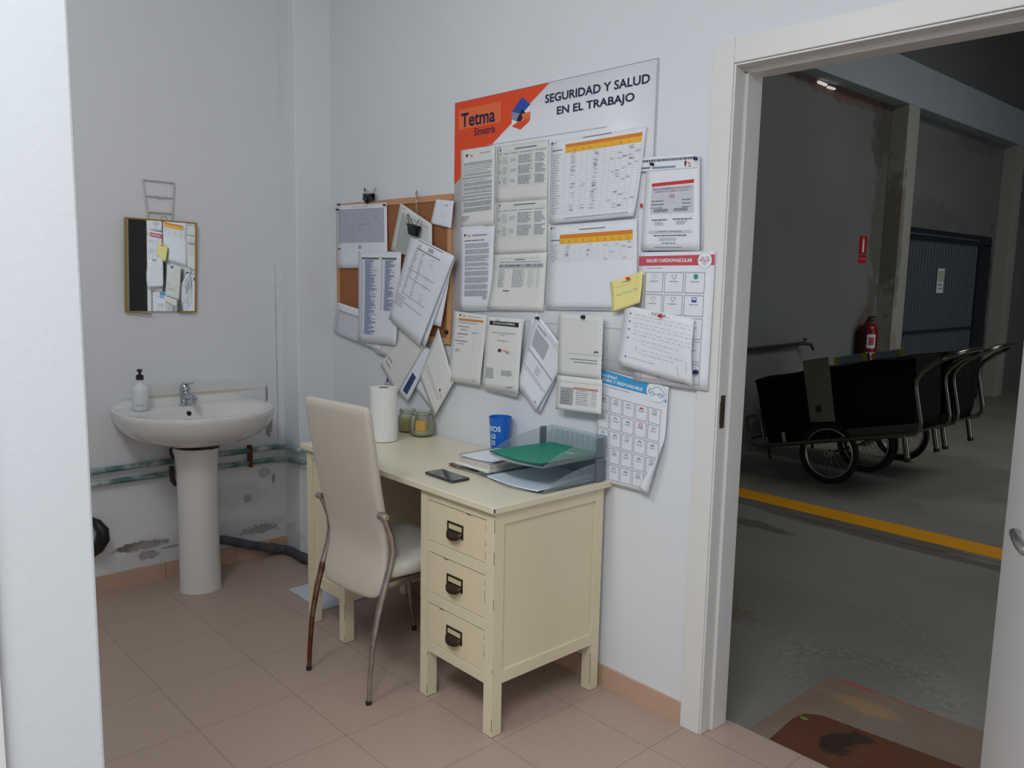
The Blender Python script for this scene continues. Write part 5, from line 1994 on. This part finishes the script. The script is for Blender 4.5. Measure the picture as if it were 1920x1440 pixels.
# extinguisher, its sign, door sign, faucet pipe
ex = empty('fire_extinguisher', (.11, 6.12, .62), 'red fire extinguisher with a white label hung beside the hall pier', 'fire extinguisher')
ec = (.115, 6.13, .60)
b = MB()
b.lathe([(.07, 0), (.082, .01), (.085, .03), (.085, .34), (.080, .375), (.055, .405), (.028, .42), (.022, .43)], ec, mat('extinguisher_red', (128, 14, 18), .35), 28)
b.build('cylinder_body', None, ex)
b = MB()
b.lathe([(.022, 0), (.024, .03), (.016, .05)], (ec[0], ec[1], ec[2] + .428), m_blackplastic, 14)
b.box(ec[0] - .012, ec[0] + .012, ec[1] - .02, ec[1] + .11, ec[2] + .470, ec[2] + .482)
b.box(ec[0] - .010, ec[0] + .010, ec[1] - .01, ec[1] + .10, ec[2] + .440, ec[2] + .450)
b.build('valve', m_blackplastic, ex)
b = MB()
b.tube([(ec[0], ec[1] - .02, ec[2] + .45), (ec[0], ec[1] - .07, ec[2] + .44), (ec[0] + .01, ec[1] - .105, ec[2] + .38), (ec[0] + .01, ec[1] - .108, ec[2] + .15), (ec[0] + .01, ec[1] - .10, ec[2] + .04)], .012, m_blackplastic, 8)
b.build('hose', None, ex)
b = MB()
a_mid = math.atan2(CY - ec[1], CX - ec[0]) + .35
for z0, z1 in ((.17, .31), (.03, .13)):
    R_ = [[(ec[0] + .0858 * cos(a_mid - .5 + q * .1), ec[1] + .0858 * sin(a_mid - .5 + q * .1), ec[2] + z) for q in range(11)] for z in (z0, z1)]
    b.rings(R_, INK['white'], cap=False, closed=False)
    R_ = [[(ec[0] + .0862 * cos(a_mid - .3 + q * .1), ec[1] + .0862 * sin(a_mid - .3 + q * .1), ec[2] + z) for q in range(7)] for z in (z0 + .03, z1 - .03)]
    b.rings(R_, INK['rose'], cap=False, closed=False)
b.build('label_sticker', None, ex, recalc=False)
b = MB()
sr = mat('sign_red', (196, 28, 34), .45)
b.box(0, .004, 6.02, 6.185, 1.705, 1.88, sr)
b.box(0, .004, 6.025, 6.19, 1.615, 1.692, sr)
b.box(.004, .0046, 6.085, 6.125, 1.72, 1.835, INK['white'])
b.box(.004, .0046, 6.095, 6.115, 1.835, 1.865, INK['white'])
b.box(.004, .0046, 6.04, 6.175, 1.64, 1.67, INK['rose'])
tag(b.build('extinguisher_sign', None, smooth=False), 'red sign with a white extinguisher symbol on the hall wall', 'sign')
b = MB()
b.box(.044, .047, 7.955, 8.155, 1.315, 1.597, INK['white'])
b.box(.047, .0476, 7.98, 8.13, 1.45, 1.57, INK['lilac'])
b.face([(.0478, 8.00, 1.47), (.0478, 8.11, 1.47), (.0478, 8.055, 1.55)], INK['yellow'])
b.box(.047, .0476, 7.99, 8.10, 1.40, 1.42, INK['ink'])
b.box(.047, .0476, 7.99, 8.12, 1.36, 1.375, INK['ink'])
tag(b.build('warning_sign', None, smooth=False, recalc=True), 'white warning notice with a yellow triangle on the grey metal sliding door', 'sign')
b = MB()
fm = mat('old_pipe', (58, 56, 56), .5, .4)
b.tube([(.04, 3.2, .835), (.04, 4.85, .852)], .017, fm, 10)
b.tube([(.04, 4.85, .852), (.05, 4.93, .860), (.09, 5.0, .850), (.10, 5.03, .815), (.10, 5.035, .795)], [.017, .016, .014, .012, .012], fm, 10)
b.lathe([(.008, 0), (.008, .03), (.025, .032), (.025, .040)], (.06, 4.95, .862), fm, 10)
tag(b.build('faucet_pipe', None), 'dark water pipe ending in a small faucet on the hall wall', 'faucet')
